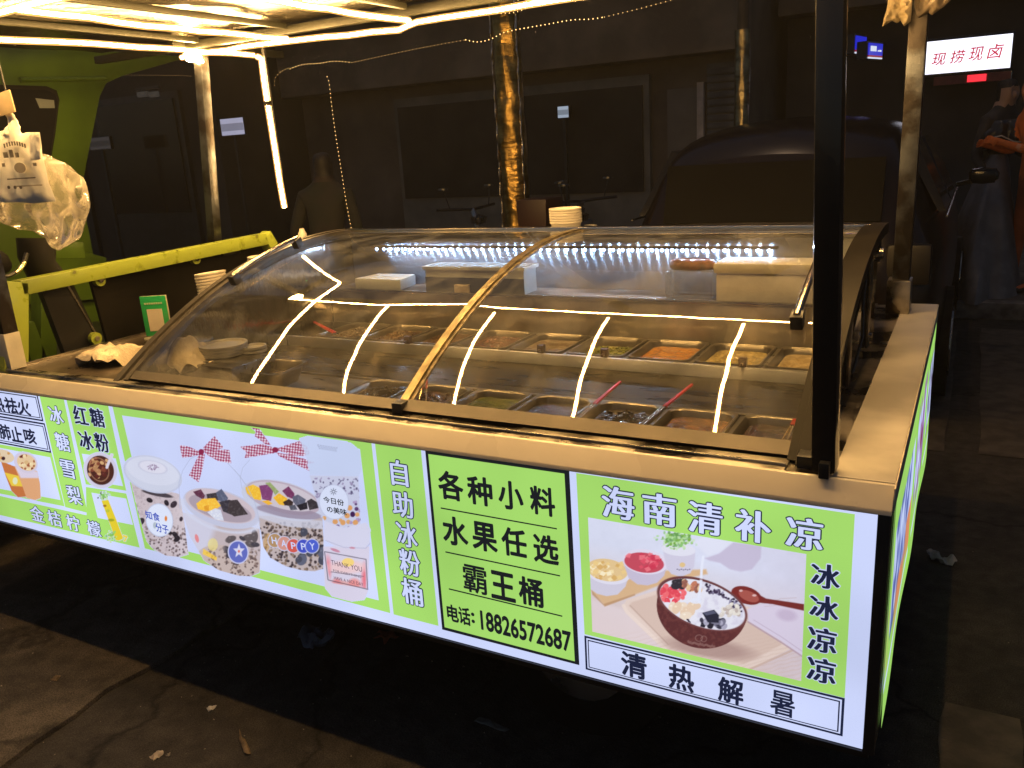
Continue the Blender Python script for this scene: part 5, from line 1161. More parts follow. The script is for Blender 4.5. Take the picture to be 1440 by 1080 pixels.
# cup 2 (bucket)
wall2 = p.poly([Z2(392, 585), Z2(880, 690), Z2(888, 800), Z2(880, 965), Z2(820, 990), Z2(740, 985), Z2(620, 950), Z2(530, 890), Z2(440, 740)])
p.put(wall2, C3(206, 205, 226)); tz = wall2*np.clip((p.U-292-(p.V-760)*-.35)/10, 0, 1); p.put(tz, C3(190, 172, 172), .75)
p.put(wall2*p.ell(*Z2(690, 900), 46, 22, 14), C3(196, 178, 172), .8)
p.blobs(wall2*np.clip((p.V-768)/10, 0, 1), 230, (292, 752, 366, 810), (1.0, 1.9), [C3(120, 100, 98), C3(150, 130, 124), C3(96, 82, 84)], 8)
p.blobs(wall2*np.clip((p.U-310)/10, 0, 1), 12, (315, 748, 364, 792), (2.5, 5), [C3(70, 66, 76), C3(96, 88, 92)], 9, 1.8)
p.put(p.ell(*Z2(585, 790), 7, 9)*wall2, C3(240, 225, 130), .6); p.put(p.ell(*Z2(484, 750), 2.6, 6, -15)*wall2, C3(235, 110, 110), .7); p.put(p.poly([Z2(525, 815), Z2(612, 870), Z2(608, 892), Z2(520, 850)])*wall2, C3(250, 205, 70), .8)
p.put(p.ell(*Z2(640, 560), 56, 25, 17), C3(196, 199, 224)); p.put(p.ell(*Z2(632, 545), 51, 20.5, 17), C3(205, 190, 200)); p.put(p.ell(*Z2(632, 560), 46, 15.5, 17), C3(172, 158, 172))
rim2 = p.ell(*Z2(632, 545), 50, 21, 17)
for pts, c in (([(460, 455), (510, 440), (535, 480), (525, 505), (480, 480)], (96, 52, 74)), ([(545, 470), (610, 460), (625, 505), (600, 520), (550, 500)], (62, 56, 62)), ([(605, 460), (640, 437), (682, 495), (665, 525), (620, 510)], (92, 98, 122)),
               ([(625, 520), (690, 505), (760, 560), (700, 600), (650, 580)], (58, 54, 64)), ([(690, 510), (740, 505), (808, 598), (720, 612), (675, 580)], (66, 58, 62)), ([(480, 530), (520, 500), (600, 495), (635, 545), (600, 570), (540, 580), (490, 565)], (246, 190, 66)), ([(528, 545), (560, 540), (560, 575), (535, 578)], (226, 158, 50)),
               ([(550, 585), (600, 560), (635, 570), (655, 640), (600, 630)], (212, 216, 236))):
    m = p.poly([Z2(*q) for q in pts]); p.put(m, C3(*c)); p.put(m*np.clip((p.noise(.5, 12)-.55)*5, 0, 1), np.minimum(C3(*c)+.15, 1), .5)
p.put(p.ring(*Z2(640, 575), 57, 27, 17, 3.2)*np.clip((p.V-Z2(0, 560)[1]-(p.U-308)*.3)/3, 0, 1), C3(210, 214, 236), .9)
p.put(p.ell(*Z2(745, 837), 14.6, 16.6, -10), C3(202, 205, 240)); p.put(p.ell(*Z2(745, 837), 13, 15, -10), C3(98, 108, 190))
st = []
for k in range(10): a_ = -PI/2+k*PI/5; r_ = 9 if k % 2 == 0 else 3.8; st.append((Z2(750, 830)[0]+r_*.95*math.cos(a_), Z2(750, 830)[1]+r_*1.2*math.sin(a_)))
p.put(p.poly(st), C3(214, 214, 240)); p.put(p.ell(*Z2(750, 832), 1.6, 2), C3(220, 120, 110))
p.put(p.line([Z2(378, 560), Z2(370, 400), Z2(395, 320), Z2(440, 250), Z2(500, 215)], 1.1), C3(180, 188, 218), .8)
p.put(p.line([Z2(680, 275), Z2(760, 360), Z2(830, 470), Z2(870, 580), Z2(885, 660)], 1.1), C3(178, 184, 214), .8)
def gingham(mask, du=2.55):
    g1 = (np.sin((p.U+p.V*.1)*2*PI/(du*1.5)) > 0)*1.; g2 = (np.sin((p.V-p.U*.12)*2*PI/(du*1.5)) > 0)*1.; k = (g1+g2)/2
    col = C3(226, 216, 236)*(1-k[:, None])+C3(150, 34, 74)*k[:, None]; m = np.clip(mask, 0, 1)[:, None]; p.c = p.c*(1-m)+col*m; p.a = np.maximum(p.a, mask)
for pts in ([(375, 160), (430, 168), (500, 200), (505, 220), (440, 235), (390, 240)], [(525, 175), (595, 103), (655, 178), (600, 190), (528, 200)], [(530, 200), (600, 188), (688, 190), (702, 276), (620, 262), (545, 220)], [(500, 215), (535, 218), (520, 310), (495, 396), (434, 352), (470, 275)]): gingham(p.poly([Z2(*q) for q in pts]))
p.put(p.ell(*Z2(512, 203), 4, 4), C3(140, 40, 76))
p.put(p.line([Z2(530, 178), Z2(560, 190), Z2(600, 186)], .7), C3(120, 40, 70), .6)
# cup 3
wall3 = p.poly([Z3(140, 560), Z3(515, 570), Z3(522, 700), Z3(520, 870), Z3(470, 885), Z3(400, 880), Z3(300, 855), Z3(210, 805), Z3(170, 740)])
p.put(wall3, C3(190, 176, 178)); p.blobs(wall3, 340, (365, 735, 456, 802), (1.0, 2.1), [C3(110, 92, 84), C3(84, 72, 74), C3(140, 120, 108), C3(66, 56, 62)], 20, 1.2)
p.blobs(wall3, 9, (420, 748, 455, 800), (4, 7), [C3(74, 76, 92), C3(96, 100, 122), C3(60, 58, 70)], 21, 1.2); p.put(p.ell(*Z3(190, 720), 5, 14, 10)*wall3, C3(200, 150, 80), .5)
p.put(p.ell(*Z3(285, 470), 60, 26, 15), C3(200, 205, 228)); p.put(p.ell(*Z3(285, 455), 54, 21, 15), C3(186, 170, 186)); p.put(p.ell(*Z3(320, 540), 46, 8, 8), C3(150, 136, 158), .8)
p.put(p.ell(*Z3(285, 448), 50, 17, 15), C3(205, 196, 208))
for pts, c in (([(65, 395), (110, 378), (155, 400), (158, 470), (120, 465), (75, 430)], (240, 188, 60)), ([(145, 385), (195, 378), (228, 415), (215, 475), (165, 465)], (128, 66, 116)), ([(180, 368), (210, 365), (262, 420), (240, 440), (215, 400)], (150, 166, 110)),
               ([(160, 475), (200, 470), (225, 490), (200, 498)], (240, 180, 60)), ([(228, 455), (262, 428), (312, 460), (292, 500), (262, 495)], (238, 182, 52)), ([(280, 415), (318, 388), (352, 430), (350, 465), (310, 450)], (116, 56, 96)), ([(340, 450), (372, 436), (418, 465), (412, 490), (370, 510), (345, 480)], (96, 98, 118)),
               ([(365, 500), (425, 480), (430, 520), (385, 530)], (40, 36, 44)), ([(425, 475), (450, 460), (500, 490), (495, 515), (440, 528)], (56, 50, 56)), ([(285, 480), (320, 462), (345, 480), (340, 505), (295, 500)], (60, 46, 44)), ([(320, 505), (355, 495), (370, 525), (330, 528)], (88, 90, 104))):
    m = p.poly([Z3(*q) for q in pts]); p.put(m, C3(*c)); p.put(m*np.clip((p.noise(.5, 13)-.55)*5, 0, 1), np.minimum(C3(*c)+.14, 1), .5)
p.put(p.poly([Z3(120, 520), Z3(300, 575), Z3(515, 590), Z3(520, 640), Z3(300, 622), Z3(140, 570)], 2), C3(204, 206, 226), .8)
for (a_, b_, c) in ((237, 705, (176, 142, 104)), (292, 722, (208, 150, 140)), (346, 736, (208, 92, 84)), (404, 738, (70, 84, 196)), (455, 738, (78, 98, 206))):
    p.put(p.ell(*Z3(a_, b_), 10.2, 10.6), C3(204, 206, 236)); p.put(p.ell(*Z3(a_, b_), 9, 9.4), C3(*c))
p.put(p.line([Z3(45, 400), Z3(35, 340), Z3(50, 280), Z3(90, 235)], 1.1), C3(182, 190, 218), .8); p.put(p.line([Z3(0, 290), Z3(70, 380), Z3(120, 480), Z3(150, 600)], 1.1), C3(182, 190, 218), .8)
for pts in ([(35, 158), (165, 140), (235, 165), (232, 195), (60, 224), (72, 190)], [(85, 32), (137, 40), (215, 150), (182, 142), (120, 95), (128, 70)], [(245, 170), (300, 150), (382, 124), (430, 160), (440, 200), (400, 212), (330, 205), (260, 180)], [(245, 190), (330, 205), (475, 248), (425, 262), (442, 300), (350, 255), (262, 212)]): gingham(p.poly([Z3(*q) for q in pts]))
p.put(p.ell(*Z3(240, 176), 4.5, 4), C3(140, 40, 76))
# cup 4
p.put(p.poly([Z3(380, 110), Z3(430, 95), Z3(560, 105), Z3(680, 135), Z3(735, 180), Z3(745, 290), Z3(728, 330), Z3(440, 320), Z3(425, 230)], 2), C3(196, 208, 240), .9)
for k in range(22): p.put(p.ell(Z3(490+k*5.2, 148+(k % 3)*8+k*.6)[0], Z3(0, 148+(k % 3)*9+k*.8)[1], .9, .7), C3(130, 136, 165), .8)
w4 = p.poly([Z3(440, 325), Z3(725, 330), Z3(738, 600), Z3(700, 640), Z3(600, 640), Z3(540, 610), Z3(500, 540)], 1.5); p.put(w4, C3(200, 204, 230))
p.blobs(w4, 90, (440, 672, 508, 700), (.7, 1.6), [C3(120, 118, 150), C3(150, 140, 176), C3(90, 84, 120)], 30, 1.3); p.blobs(w4, 26, (455, 690, 510, 742), (1.5, 3.2), [C3(216, 164, 110), C3(90, 60, 110), C3(170, 150, 190)], 31)
for (a_, b_) in ((590, 595), (635, 600), (708, 600), (660, 560), (675, 515)): p.put(p.ell(*Z3(a_, b_), 3.8, 3.8), C3(218, 160, 104))
p.put(p.ell(*Z3(692, 552), 3.5, 4), C3(66, 34, 84))
p.put(p.ell(*Z3(583, 480), 20.5, 24.5, -8), C3(216, 224, 250)); p.put(p.ring(*Z3(583, 480), 20.3, 24.2, -8, .9), C3(176, 182, 210), .6)
for k in range(8): a_ = k*PI/4; q = Z3(580, 420); p.put(p.line([(q[0]+2.6*math.cos(a_), q[1]+2.6*math.sin(a_)), (q[0]+4.6*math.cos(a_), q[1]+4.6*math.sin(a_))], .7), C3(70, 74, 90), .9)
p.put(p.ring(*Z3(580, 420), 1.8, 1.8, 0, .7), C3(80, 84, 100), .9)
# jar 5
p.put(p.poly([Z3(520, 740), Z3(790, 740), Z3(782, 1000), Z3(760, 1050), Z3(680, 1060), Z3(570, 1030), Z3(530, 980)], 1.2), C3(214, 208, 230))
w5 = p.poly([Z3(530, 770), Z3(765, 770), Z3(772, 985), Z3(560, 950)], 2)
for (a_, b_, c, r1, r2) in ((545, 870, (235, 120, 130), 5, 16), (600, 960, (226, 110, 110), 7, 8), (700, 965, (236, 130, 124), 9, 9), (762, 930, (232, 96, 110), 4, 18), (640, 975, (232, 150, 140), 7, 8), (660, 860, (240, 200, 200), 26, 9)): p.put(p.ell(*Z3(a_, b_), r1, r2, 0, 5)*w5, C3(*c), .75)
p.put(p.ell(*Z3(665, 832), 8.5, 6), C3(246, 214, 120), .9); p.put(p.poly([Z3(527, 590), Z3(640, 630), Z3(770, 600), Z3(795, 640), Z3(790, 720), Z3(760, 755), Z3(600, 745), Z3(525, 700)], 2), C3(212, 212, 236))
p.put(p.line([Z3(535, 705), Z3(640, 745), Z3(770, 750), Z3(795, 720)], 1), C3(176, 176, 206), .8); p.put(p.ell(*Z3(590, 762), 7, 2, 20), C3(190, 90, 120), .6); p.put(p.ell(*Z3(690, 748), 4, 1.5, 5), C3(200, 110, 130), .6)
p.put(p.line([Z3(528, 770), Z3(770, 815), Z3(780, 990), Z3(548, 935), Z3(528, 770)], 1.1), C3(84, 78, 96), .9)
p.put(p.line([Z3(565, 888), Z3(755, 915)], .8), C3(84, 78, 96), .9)
p.build(L3_, 'printed_picture')
for s_, u, v, w, h, m in (('知食', 215.5, 725, 19, 11, pbl), ('分子', 229, 742.5, 17, 12, pbl), ('今日份', 470, 704, 28, 8.5, pbk), ('の美味', 474.5, 717.5, 27, 8.5, pbk),
                          ('H', 386.5, 759.5, 6.5, 9, pw), ('A', 400.2, 763.5, 7, 9, pw), ('P', 413.6, 767, 6, 9, pw), ('P', 427.5, 768, 6, 9, pw), ('Y', 440, 767.5, 7, 9, pw)):
    o = text_part(s_, rect_at(u, v, w, h), L4_-.0003, m, sign, .018 if m is not pw else .012, 0, 'small_lettering'); o.location = -SO
for s_, u, v, w, h in (('THANK YOU', 488, 795, 42, 7), ('FOR EVERYTHING', 489, 806, 38, 3.4), ('HAVE A NICE DAY', 491, 816.5, 40, 4.4)):
    x0_, x1_, z0_, z1_ = rect_at(u, v, w, h); o = text_part(s_, (x0_, x1_, z0_, z1_), L4_-.0003, emat('print_plum', (.10, .06, .10), 1, uneven=0), sign, .0, 0, 'small_lettering'); o.location = -SO

# --- bowl picture
A = P2(826.7, 726.5); B = P2(1133.4, 779); Cc = P2(834, 887); x0, x1 = (A[0]+Cc[0])/2, (B[0]+P2(1127.5, 958)[0])/2; z1 = (A[1]+B[1])/2; z0 = (Cc[1]+P2(1127.5, 958)[1])/2
p = Paint(x0, x1, z0, z1, .00145); p.a[:] = 1
Z6 = lambda a, b: (820+a/4.5, 740+b/4.5)
U, V = p.U, p.V; t = np.clip((V-760-(U-830)*.18)/110, 0, 1)[:, None]; p.c = C3(214, 218, 240)*(1-t)+C3(212, 190, 186)*t
t2 = np.clip((U-1000)/130, 0, 1)[:, None]*.5; p.c = p.c*(1-t2)+C3(206, 200, 222)*t2; p.c *= (1+.03*(p.noise(.08, 2)-.5))[:, None]
p.put(p.poly([Z6(55, 460), Z6(255, 520), Z6(420, 680), Z6(560, 800), Z6(900, 960), Z6(1390, 1000), Z6(1390, 1010), Z6(50, 680)], 6), C3(222, 208, 214), .8)
p.put(p.poly([Z6(50, 400), Z6(470, 280), Z6(780, 270), Z6(790, 300), Z6(540, 350), Z6(330, 430), Z6(140, 502)], 3), C3(214, 178, 140)); p.put(p.poly([Z6(55, 400), Z6(130, 490), Z6(330, 425), Z6(330, 435), Z6(140, 505), Z6(60, 430)], 2), C3(186, 146, 112), .9)
p.put(p.poly([Z6(258, 500), Z6(275, 465), Z6(460, 405), Z6(640, 400), Z6(1390, 600), Z6(1340, 760), Z6(1060, 900), Z6(860, 900), Z6(520, 775), Z6(262, 520)], 2), C3(224, 204, 196)); p.put(p.poly([Z6(290, 500), Z6(310, 478), Z6(480, 425), Z6(1300, 640), Z6(1250, 750), Z6(1020, 870), Z6(560, 770)], 3), C3(212, 188, 178))
p.put(p.line([Z6(258, 500), Z6(280, 540), Z6(520, 770)], 5), C3(232, 214, 206), .9); p.put(p.line([Z6(300, 500), Z6(540, 745)], 1.5), C3(186, 160, 150), .8); p.put(p.line([Z6(1060, 900), Z6(1400, 750)], 3), C3(196, 166, 150), .6)
wgr = np.clip(np.sin((V+U*.25)*1.1+6*p.noise(.05, 9)), 0, 1)*np.clip((V-880)/30, 0, 1); p.put(wgr, C3(198, 170, 158), .25)
# napkin and spoon
p.put(p.poly([Z6(1040, 520), Z6(1200, 470), Z6(1400, 520), Z6(1400, 830), Z6(1260, 730), Z6(1045, 600)], 3), C3(214, 204, 226)); p.put(p.line([Z6(1045, 602), Z6(1260, 735), Z6(1390, 822)], 2.2), C3(176, 150, 164), .8); p.put(p.line([Z6(1080, 590), Z6(1260, 700), Z6(1390, 790)], 1), C3(180, 162, 184), .7)
p.put(p.ell(*Z6(1290, 560), 14, 8, 10, 5), C3(190, 172, 200), .7); p.put(p.line([Z6(1180, 490), Z6(1250, 455), Z6(1350, 450)], 1), C3(190, 170, 175), .6); p.put(p.line([Z6(1150, 505), Z6(1210, 500), Z6(1300, 470)], 1), C3(190, 170, 175), .5)
p.put(p.poly([Z6(1050, 395), Z6(1160, 455), Z6(1400, 490), Z6(1400, 532), Z6(1200, 490), Z6(1100, 480)], 1.2), C3(118, 48, 46)); p.put(p.ell(*Z6(1035, 435), 22, 12, 18), C3(122, 46, 44)); p.put(p.ell(*Z6(1050, 440), 15, 7, 22), C3(166, 86, 78)); p.put(p.ell(*Z6(1085, 435), 3, 1.6), C3(225, 190, 190), .9); p.put(p.ell(*Z6(1000, 405), 2.5, 1.6), C3(225, 190, 190), .9)
# small bowls
p.put(p.poly([Z6(45, 330), Z6(295, 300), Z6(270, 380), Z6(220, 430), Z6(150, 440), Z6(90, 425), Z6(48, 395)], 1.5), C3(206, 202, 222)); p.put(p.ell(*Z6(160, 285), 32, 17.5, 10), C3(222, 220, 238))
mk = p.ell(*Z6(155, 275), 29, 15.5, 10)
p.put(mk, C3(226, 196, 146))
rd = random.Random(4)
for k in range(34):
    q = Z6(60+rd.random()*200, 225+rd.random()*110); s_ = rd.uniform(3, 5.5); an = rd.random()*2; pts = [(q[0]+s_*math.cos(an+i*PI/2), q[1]+s_*.8*math.sin(an+i*PI/2)) for i in range(4)]; p.put(p.poly(pts)*p.ell(*Z6(155, 265), 30, 18, 10), C3(*rd.choice([(246, 226, 176), (236, 204, 140), (214, 172, 104), (250, 238, 206)])), .9)
p.put(p.poly([Z6(252, 215), Z6(535, 235), Z6(515, 310), Z6(470, 355), Z6(410, 372), Z6(345, 365), Z6(290, 325)], 1.5), C3(198, 190, 214)); p.put(p.ell(*Z6(395, 222), 32, 17.5, 8), C3(222, 216, 236)); p.put(p.ell(*Z6(388, 228), 28, 14, 8), C3(196, 78, 96))
for k in range(26):
    q = Z6(285+rd.random()*200, 175+rd.random()*100); s_ = rd.uniform(3, 6); an = rd.random()*2; pts = [(q[0]+s_*math.cos(an+i*PI/2), q[1]+s_*.8*math.sin(an+i*PI/2)) for i in range(4)]; p.put(p.poly(pts)*p.ell(*Z6(388, 220), 28, 15, 8), C3(*rd.choice([(226, 84, 106), (238, 122, 136), (206, 60, 86)])), .85)
p.put(p.poly([Z6(500, 120), Z6(712, 150), Z6(705, 250), Z6(680, 295), Z6(620, 318), Z6(560, 300), Z6(530, 260)], 1.5), C3(206, 202, 224)); p.put(p.ell(*Z6(605, 145), 24, 9, 5), C3(222, 222, 238)); p.put(p.ell(*Z6(630, 242), 4, 3.5), C3(226, 190, 120), .8)
for k in range(7): p.put(p.ell(*Z6(598+k*13, 270+(k % 2)*4), 1.1, .8), C3(90, 84, 110), .8)
for k in range(170):
    a_ = rd.gauss(0, 1); q = Z6(595+a_*48, 85+rd.gauss(0, 1)*26); p.put(p.ell(*q, rd.uniform(1.4, 3.4), rd.uniform(1, 2.2), rd.randrange(180)), C3(*rd.choice([(140, 196, 120), (170, 216, 146), (96, 150, 84), (196, 226, 180), (120, 170, 70)])), .75)
# jug and stream
p.put(p.poly([Z6(770, 200), Z6(860, 170), Z6(950, 100), Z6(1130, 120), Z6(1125, 200), Z6(1070, 270), Z6(1000, 285), Z6(930, 270), Z6(870, 230), Z6(800, 215)], 2.5), C3(196, 188, 214)); p.put(p.poly([Z6(790, 190), Z6(870, 160), Z6(950, 95), Z6(760, 60), Z6(700, 100)], 5), C3(222, 224, 242), .8)
# main bowl
p.put(p.ell(*Z6(800, 770), 60, 13, 8, 8), C3(150, 118, 116), .55)
bc_ = Z6(755, 490); bb = p.ell(*Z6(755, 512), 64.5, 57, 17)*np.clip((V-bc_[1]-(U-bc_[0])*math.tan(math.radians(20)))+.5, 0, 1); p.put(bb, C3(92, 48, 50))
p.put(bb*np.clip((p.noise(.25, 7)-.45)*5, 0, 1), C3(112, 62, 60), .6); p.put(bb*np.clip((U-Z6(900, 0)[0])/25, 0, 1), C3(120, 66, 62), .45)
p.put(p.ell(*Z6(755, 488), 66, 33.5, 20), C3(98, 54, 58)); p.put(p.ell(*Z6(757, 492), 63, 31, 20), C3(226, 226, 240))
milk = p.ell(*Z6(757, 492), 62.5, 30.5, 20)
p.put(milk*np.clip((p.noise(.12, 5)-.5)*4, 0, 1), C3(206, 202, 224), .7)
p.blobs(milk, 26, (*Z6(490, 380), *Z6(640, 480)), (3.0, 4.6), [C3(222, 76, 92), C3(236, 108, 116)], 44, 1.2)
p.put(p.ell(*Z6(540, 520), 12, 9, 20)*milk, C3(228, 226, 240)); p.blobs(milk, 12, (*Z6(570, 335), *Z6(640, 385)), (3, 5), [C3(34, 30, 38), C3(56, 50, 58)], 45, 1.4)
p.blobs(milk, 22, (*Z6(640, 350), *Z6(740, 410)), (2, 3.6), [C3(190, 120, 96), C3(226, 190, 150), C3(150, 96, 84)], 46, 1.5)
for k in range(75):
    q = Z6(770+rd.random()*240, 0)[0]; vv = 823+(q-995)*.64+rd.gauss(0, 4.2)
    p.put(p.ell(q, vv, rd.uniform(1.4, 2.5), rd.uniform(1.1, 1.9), rd.randrange(180))*milk, C3(*rd.choice([(60, 46, 74), (90, 80, 108), (150, 146, 176), (44, 34, 56)])), .9)
p.blobs(milk, 20, (*Z6(880, 490), *Z6(990, 560)), (2, 3.5), [C3(214, 206, 200), C3(228, 222, 214), C3(190, 176, 170)], 47, 1.5)
p.blobs(milk, 14, (*Z6(560, 500), *Z6(720, 590)), (3.5, 6), [C3(232, 214, 196), C3(226, 200, 176)], 48, 1.6)
p.blobs(milk, 22, (*Z6(750, 590), *Z6(920, 640)), (2.5, 5), [C3(60, 58, 74), C3(120, 118, 140), C3(170, 168, 190), C3(40, 38, 50)], 49, 1.3)
p.put(p.poly([Z6(755, 545), Z6(830, 525), Z6(862, 560), Z6(860, 608), Z6(790, 605)]), C3(44, 44, 60)); p.put(p.poly([Z6(760, 545), Z6(828, 528), Z6(845, 548), Z6(780, 562)]), C3(86, 88, 112))
for k in range(5): p.put(p.ell(*Z6(665+k*9, 590+k*4+(k % 2)*9), 2.2, 1.4, 30)*milk*(k < 2), C3(50, 36, 56))
p.put(p.line([Z6(762, 190), Z6(752, 260), Z6(748, 340), Z6(742, 400), Z6(730, 460)], 3.6), C3(226, 230, 248)); p.put(p.ell(*Z6(715, 470), 8, 4), C3(224, 228, 246), .9)
p.put(p.ring(*Z6(755, 488), 65, 32.6, 20, 1.5), C3(120, 74, 74), .8)
p.put(p.ring(*Z6(735, 705), 5, 4.5, 0, .9)+p.ring(*Z6(765, 710), 4, 4, 0, .9), C3(150, 116, 112), .8)
for k in range(14): p.put(p.ell(*Z6(668+k*12.5, 728+k*2.2+(k % 3)*3), 1.6, 2.2, k*30), C3(140, 104, 100), .7)
p.build(L3_, 'printed_picture')
# --- three small pictures at the left
p = Paint(P2(-30, 660)[0], P2(70, 660)[0], P2(30, 706)[1], P2(30, 632)[1], .0024)
for (cx, cy, w, b1, c1) in ((23, 668, 0, 0, (200, 120, 70)), (45, 672, 0, 0, (222, 160, 110))): pass
p.put(p.poly([(2, 648), (22, 656), (32, 672), (38, 698), (26, 699), (17, 690), (9, 670)]), C3(196, 116, 66)); p.put(p.poly([(7, 664), (27, 669), (34, 684), (17, 683)]), C3(232, 200, 70)); p.put(p.ell(22, 676, 3.5, 5), C3(222, 226, 190))
p.put(p.poly([(21, 655), (53, 662), (57, 680), (58, 700), (50, 703), (38, 700), (31, 680)]), C3(222, 166, 122)); p.put(p.poly([(22, 656), (54, 663), (55, 672), (30, 672)], 2), C3(216, 206, 226)); p.put(p.ell(37, 650, 17.5, 14, 30), C3(208, 200, 222)); p.put(p.ell(38, 650, 14, 11, 30), C3(226, 196, 156))
p.blobs(p.ell(38, 650, 13, 10.5, 30), 26, (26, 640, 52, 662), (1.4, 3), [C3(110, 44, 40), C3(236, 214, 170), C3(160, 90, 60)], 3); p.put(p.ell(5, 641, 16, 9, 15), C3(222, 200, 170)); p.blobs(p.ell(5, 641, 15, 8, 15), 12, (-8, 634, 18, 650), (1.5, 3), [C3(60, 30, 36), C3(200, 150, 90)], 4)
p.put(p.ell(38, 650, 3, 3), C3(214, 178, 130)); p.build(L3_, 'printed_picture')
p = Paint(P2(114, 660)[0], P2(172, 660)[0], P2(140, 688)[1], P2(140, 634)[1], .0021)
p.put(p.ell(142, 661, 23, 25.5, -25), C3(206, 202, 224)); p.put(p.ell(142, 661, 18.5, 21, -25), C3(74, 40, 34)); mk = p.ell(142, 661, 18, 20.5, -25)
p.blobs(mk, 40, (126, 643, 152, 672), (1.8, 3.4), [C3(176, 130, 90), C3(206, 164, 116), C3(126, 66, 50), C3(90, 40, 36)], 7, 1.4); p.put(p.ring(140, 660, 13, 17, -25, 1.2)*mk*(V[0] > 0), C3(216, 170, 130), .6)
p.put(p.line([(151, 657), (158, 639)], 4), C3(214, 208, 226)); p.build(L3_, 'printed_picture')
p = Paint(P2(134, 720)[0], P2(182, 750)[0], P2(160, 764)[1], P2(160, 690)[1], .0021)
p.put(p.poly([(143.5, 704), (153, 702.5), (164, 730), (174, 757), (168, 760), (163.5, 759)]), C3(226, 204, 50)); p.put(p.ell(152, 718, 3, 2.2), C3(176, 190, 60), .7); p.put(p.ell(157, 731, 4.5, 2), C3(120, 140, 30), .6); p.put(p.ell(148, 711, 2.5, 1.6), C3(140, 90, 30), .8)
for k in range(50): q = (146+rd.gauss(0, 3.6), 698+rd.gauss(0, 3)); p.put(p.ell(*q, rd.uniform(.8, 2), rd.uniform(.6, 1.4), rd.randrange(180)), C3(*rd.choice([(120, 186, 90), (170, 216, 140), (200, 226, 180), (90, 90, 70)])), .9)
for k in range(30): q = (157+rd.gauss(0, 3.5), 753+rd.gauss(0, 4)); p.put(p.ell(*q, rd.uniform(1, 2), rd.uniform(.8, 1.6)), C3(*rd.choice([(150, 206, 110), (196, 222, 120), (120, 180, 80)])), .9)
for k in range(6): q = (176+rd.gauss(0, 1.6), 755+rd.gauss(0, 2)); p.put(p.ell(*q, 1.6, 1.2), C3(236, 214, 60))
p.build(L3_, 'printed_picture')

# ================================================================== LIGHT BOX, RIGHT END
s2 = thing('side_light_box', 'glowing printed panel on the right end of the stall seen edge on', 'sign', (0, .85, .4)); TO = Vector((0, .85, .4))
m_ = MB(); m_.box(-.012, -.001, .072, 1.635, .40, .903); o = m_.build('case', blackm, s2); o.location = -TO
ny, nzz = 240, 80
Yv, Zv = np.meshgrid(np.linspace(.075, 1.66, ny+1), np.linspace(.405, .900, nzz+1), indexing='ij'); Yv = Yv.ravel(); Zv = Zv.ravel()
zz = (Zv-.405)/.495; yy = (Yv-.075)/1.585; col = np.tile(C3(196, 210, 248), (len(Yv), 1))
def pm_(m, c): 
    global col
    m = np.clip(m, 0, 1)[:, None]; col = col*(1-m)+np.array(c)*m
pm_((zz < .34)*1., C3(158, 212, 104)); pm_((zz > .80)*1., C3(158, 212, 104)); pm_((yy < .04)*1., C3(158, 212, 104)); pm_(((zz > .16) & (zz < .19))*1., C3(205, 218, 250))
pm_(((yy > .05) & (yy < .33) & (zz > .3) & (zz < .82))*np.clip((vnoise(yy*60, zz*10, 1)-.3)*3, 0, 1)*.8, C3(70, 84, 160))
pm_(((yy > .02) & (yy < .42) & (zz > .22) & (zz < .5))*np.clip((vnoise(yy*16, zz*6, 4)-.45)*4, 0, 1), C3(216, 140, 96))
pm_(((yy > .4) & (yy < .46))*1., C3(150, 214, 84)); pm_(((yy > .46) & (yy < .72) & (zz > .25) & (zz < .9))*np.clip((vnoise(yy*40, zz*8, 6)-.4)*4, 0, 1), C3(150, 110, 170))
pm_(((yy > .5) & (yy < .68) & (zz > .4) & (zz < .7))*np.clip((vnoise(yy*50, zz*9, 7)-.5)*4, 0, 1), C3(120, 40, 60)); pm_(((yy > .72) & (yy < .8))*1., C3(150, 214, 84)); pm_(((yy > .82) & (zz > .3) & (zz < .85))*np.clip((vnoise(yy*60, zz*9, 8)-.4)*4, 0, 1), C3(60, 40, 70))
me = bpy.data.meshes.new('printed_panel'); i, j = np.meshgrid(np.arange(ny), np.arange(nzz), indexing='ij'); a0 = (i*(nzz+1)+j).ravel()
bow = .0015+.0025*np.sin(Yv*9)*(zz < .3)*(1-zz/.3)
me.from_pydata(np.stack([bow, Yv, Zv], 1).tolist(), [], np.stack([a0, a0+nzz+1, a0+nzz+2, a0+1], 1).tolist()); lin = np.where(col <= .04045, col/12.92, ((col+.055)/1.055)**2.4)
at = me.color_attributes.new('print', 'FLOAT_COLOR', 'POINT'); at.data.foreach_set('color', np.c_[lin, np.ones(len(lin))].ravel().astype(np.float32)); o = link('printed_panel', me, MATS['printed_vinyl'], s2); o.location = -TO

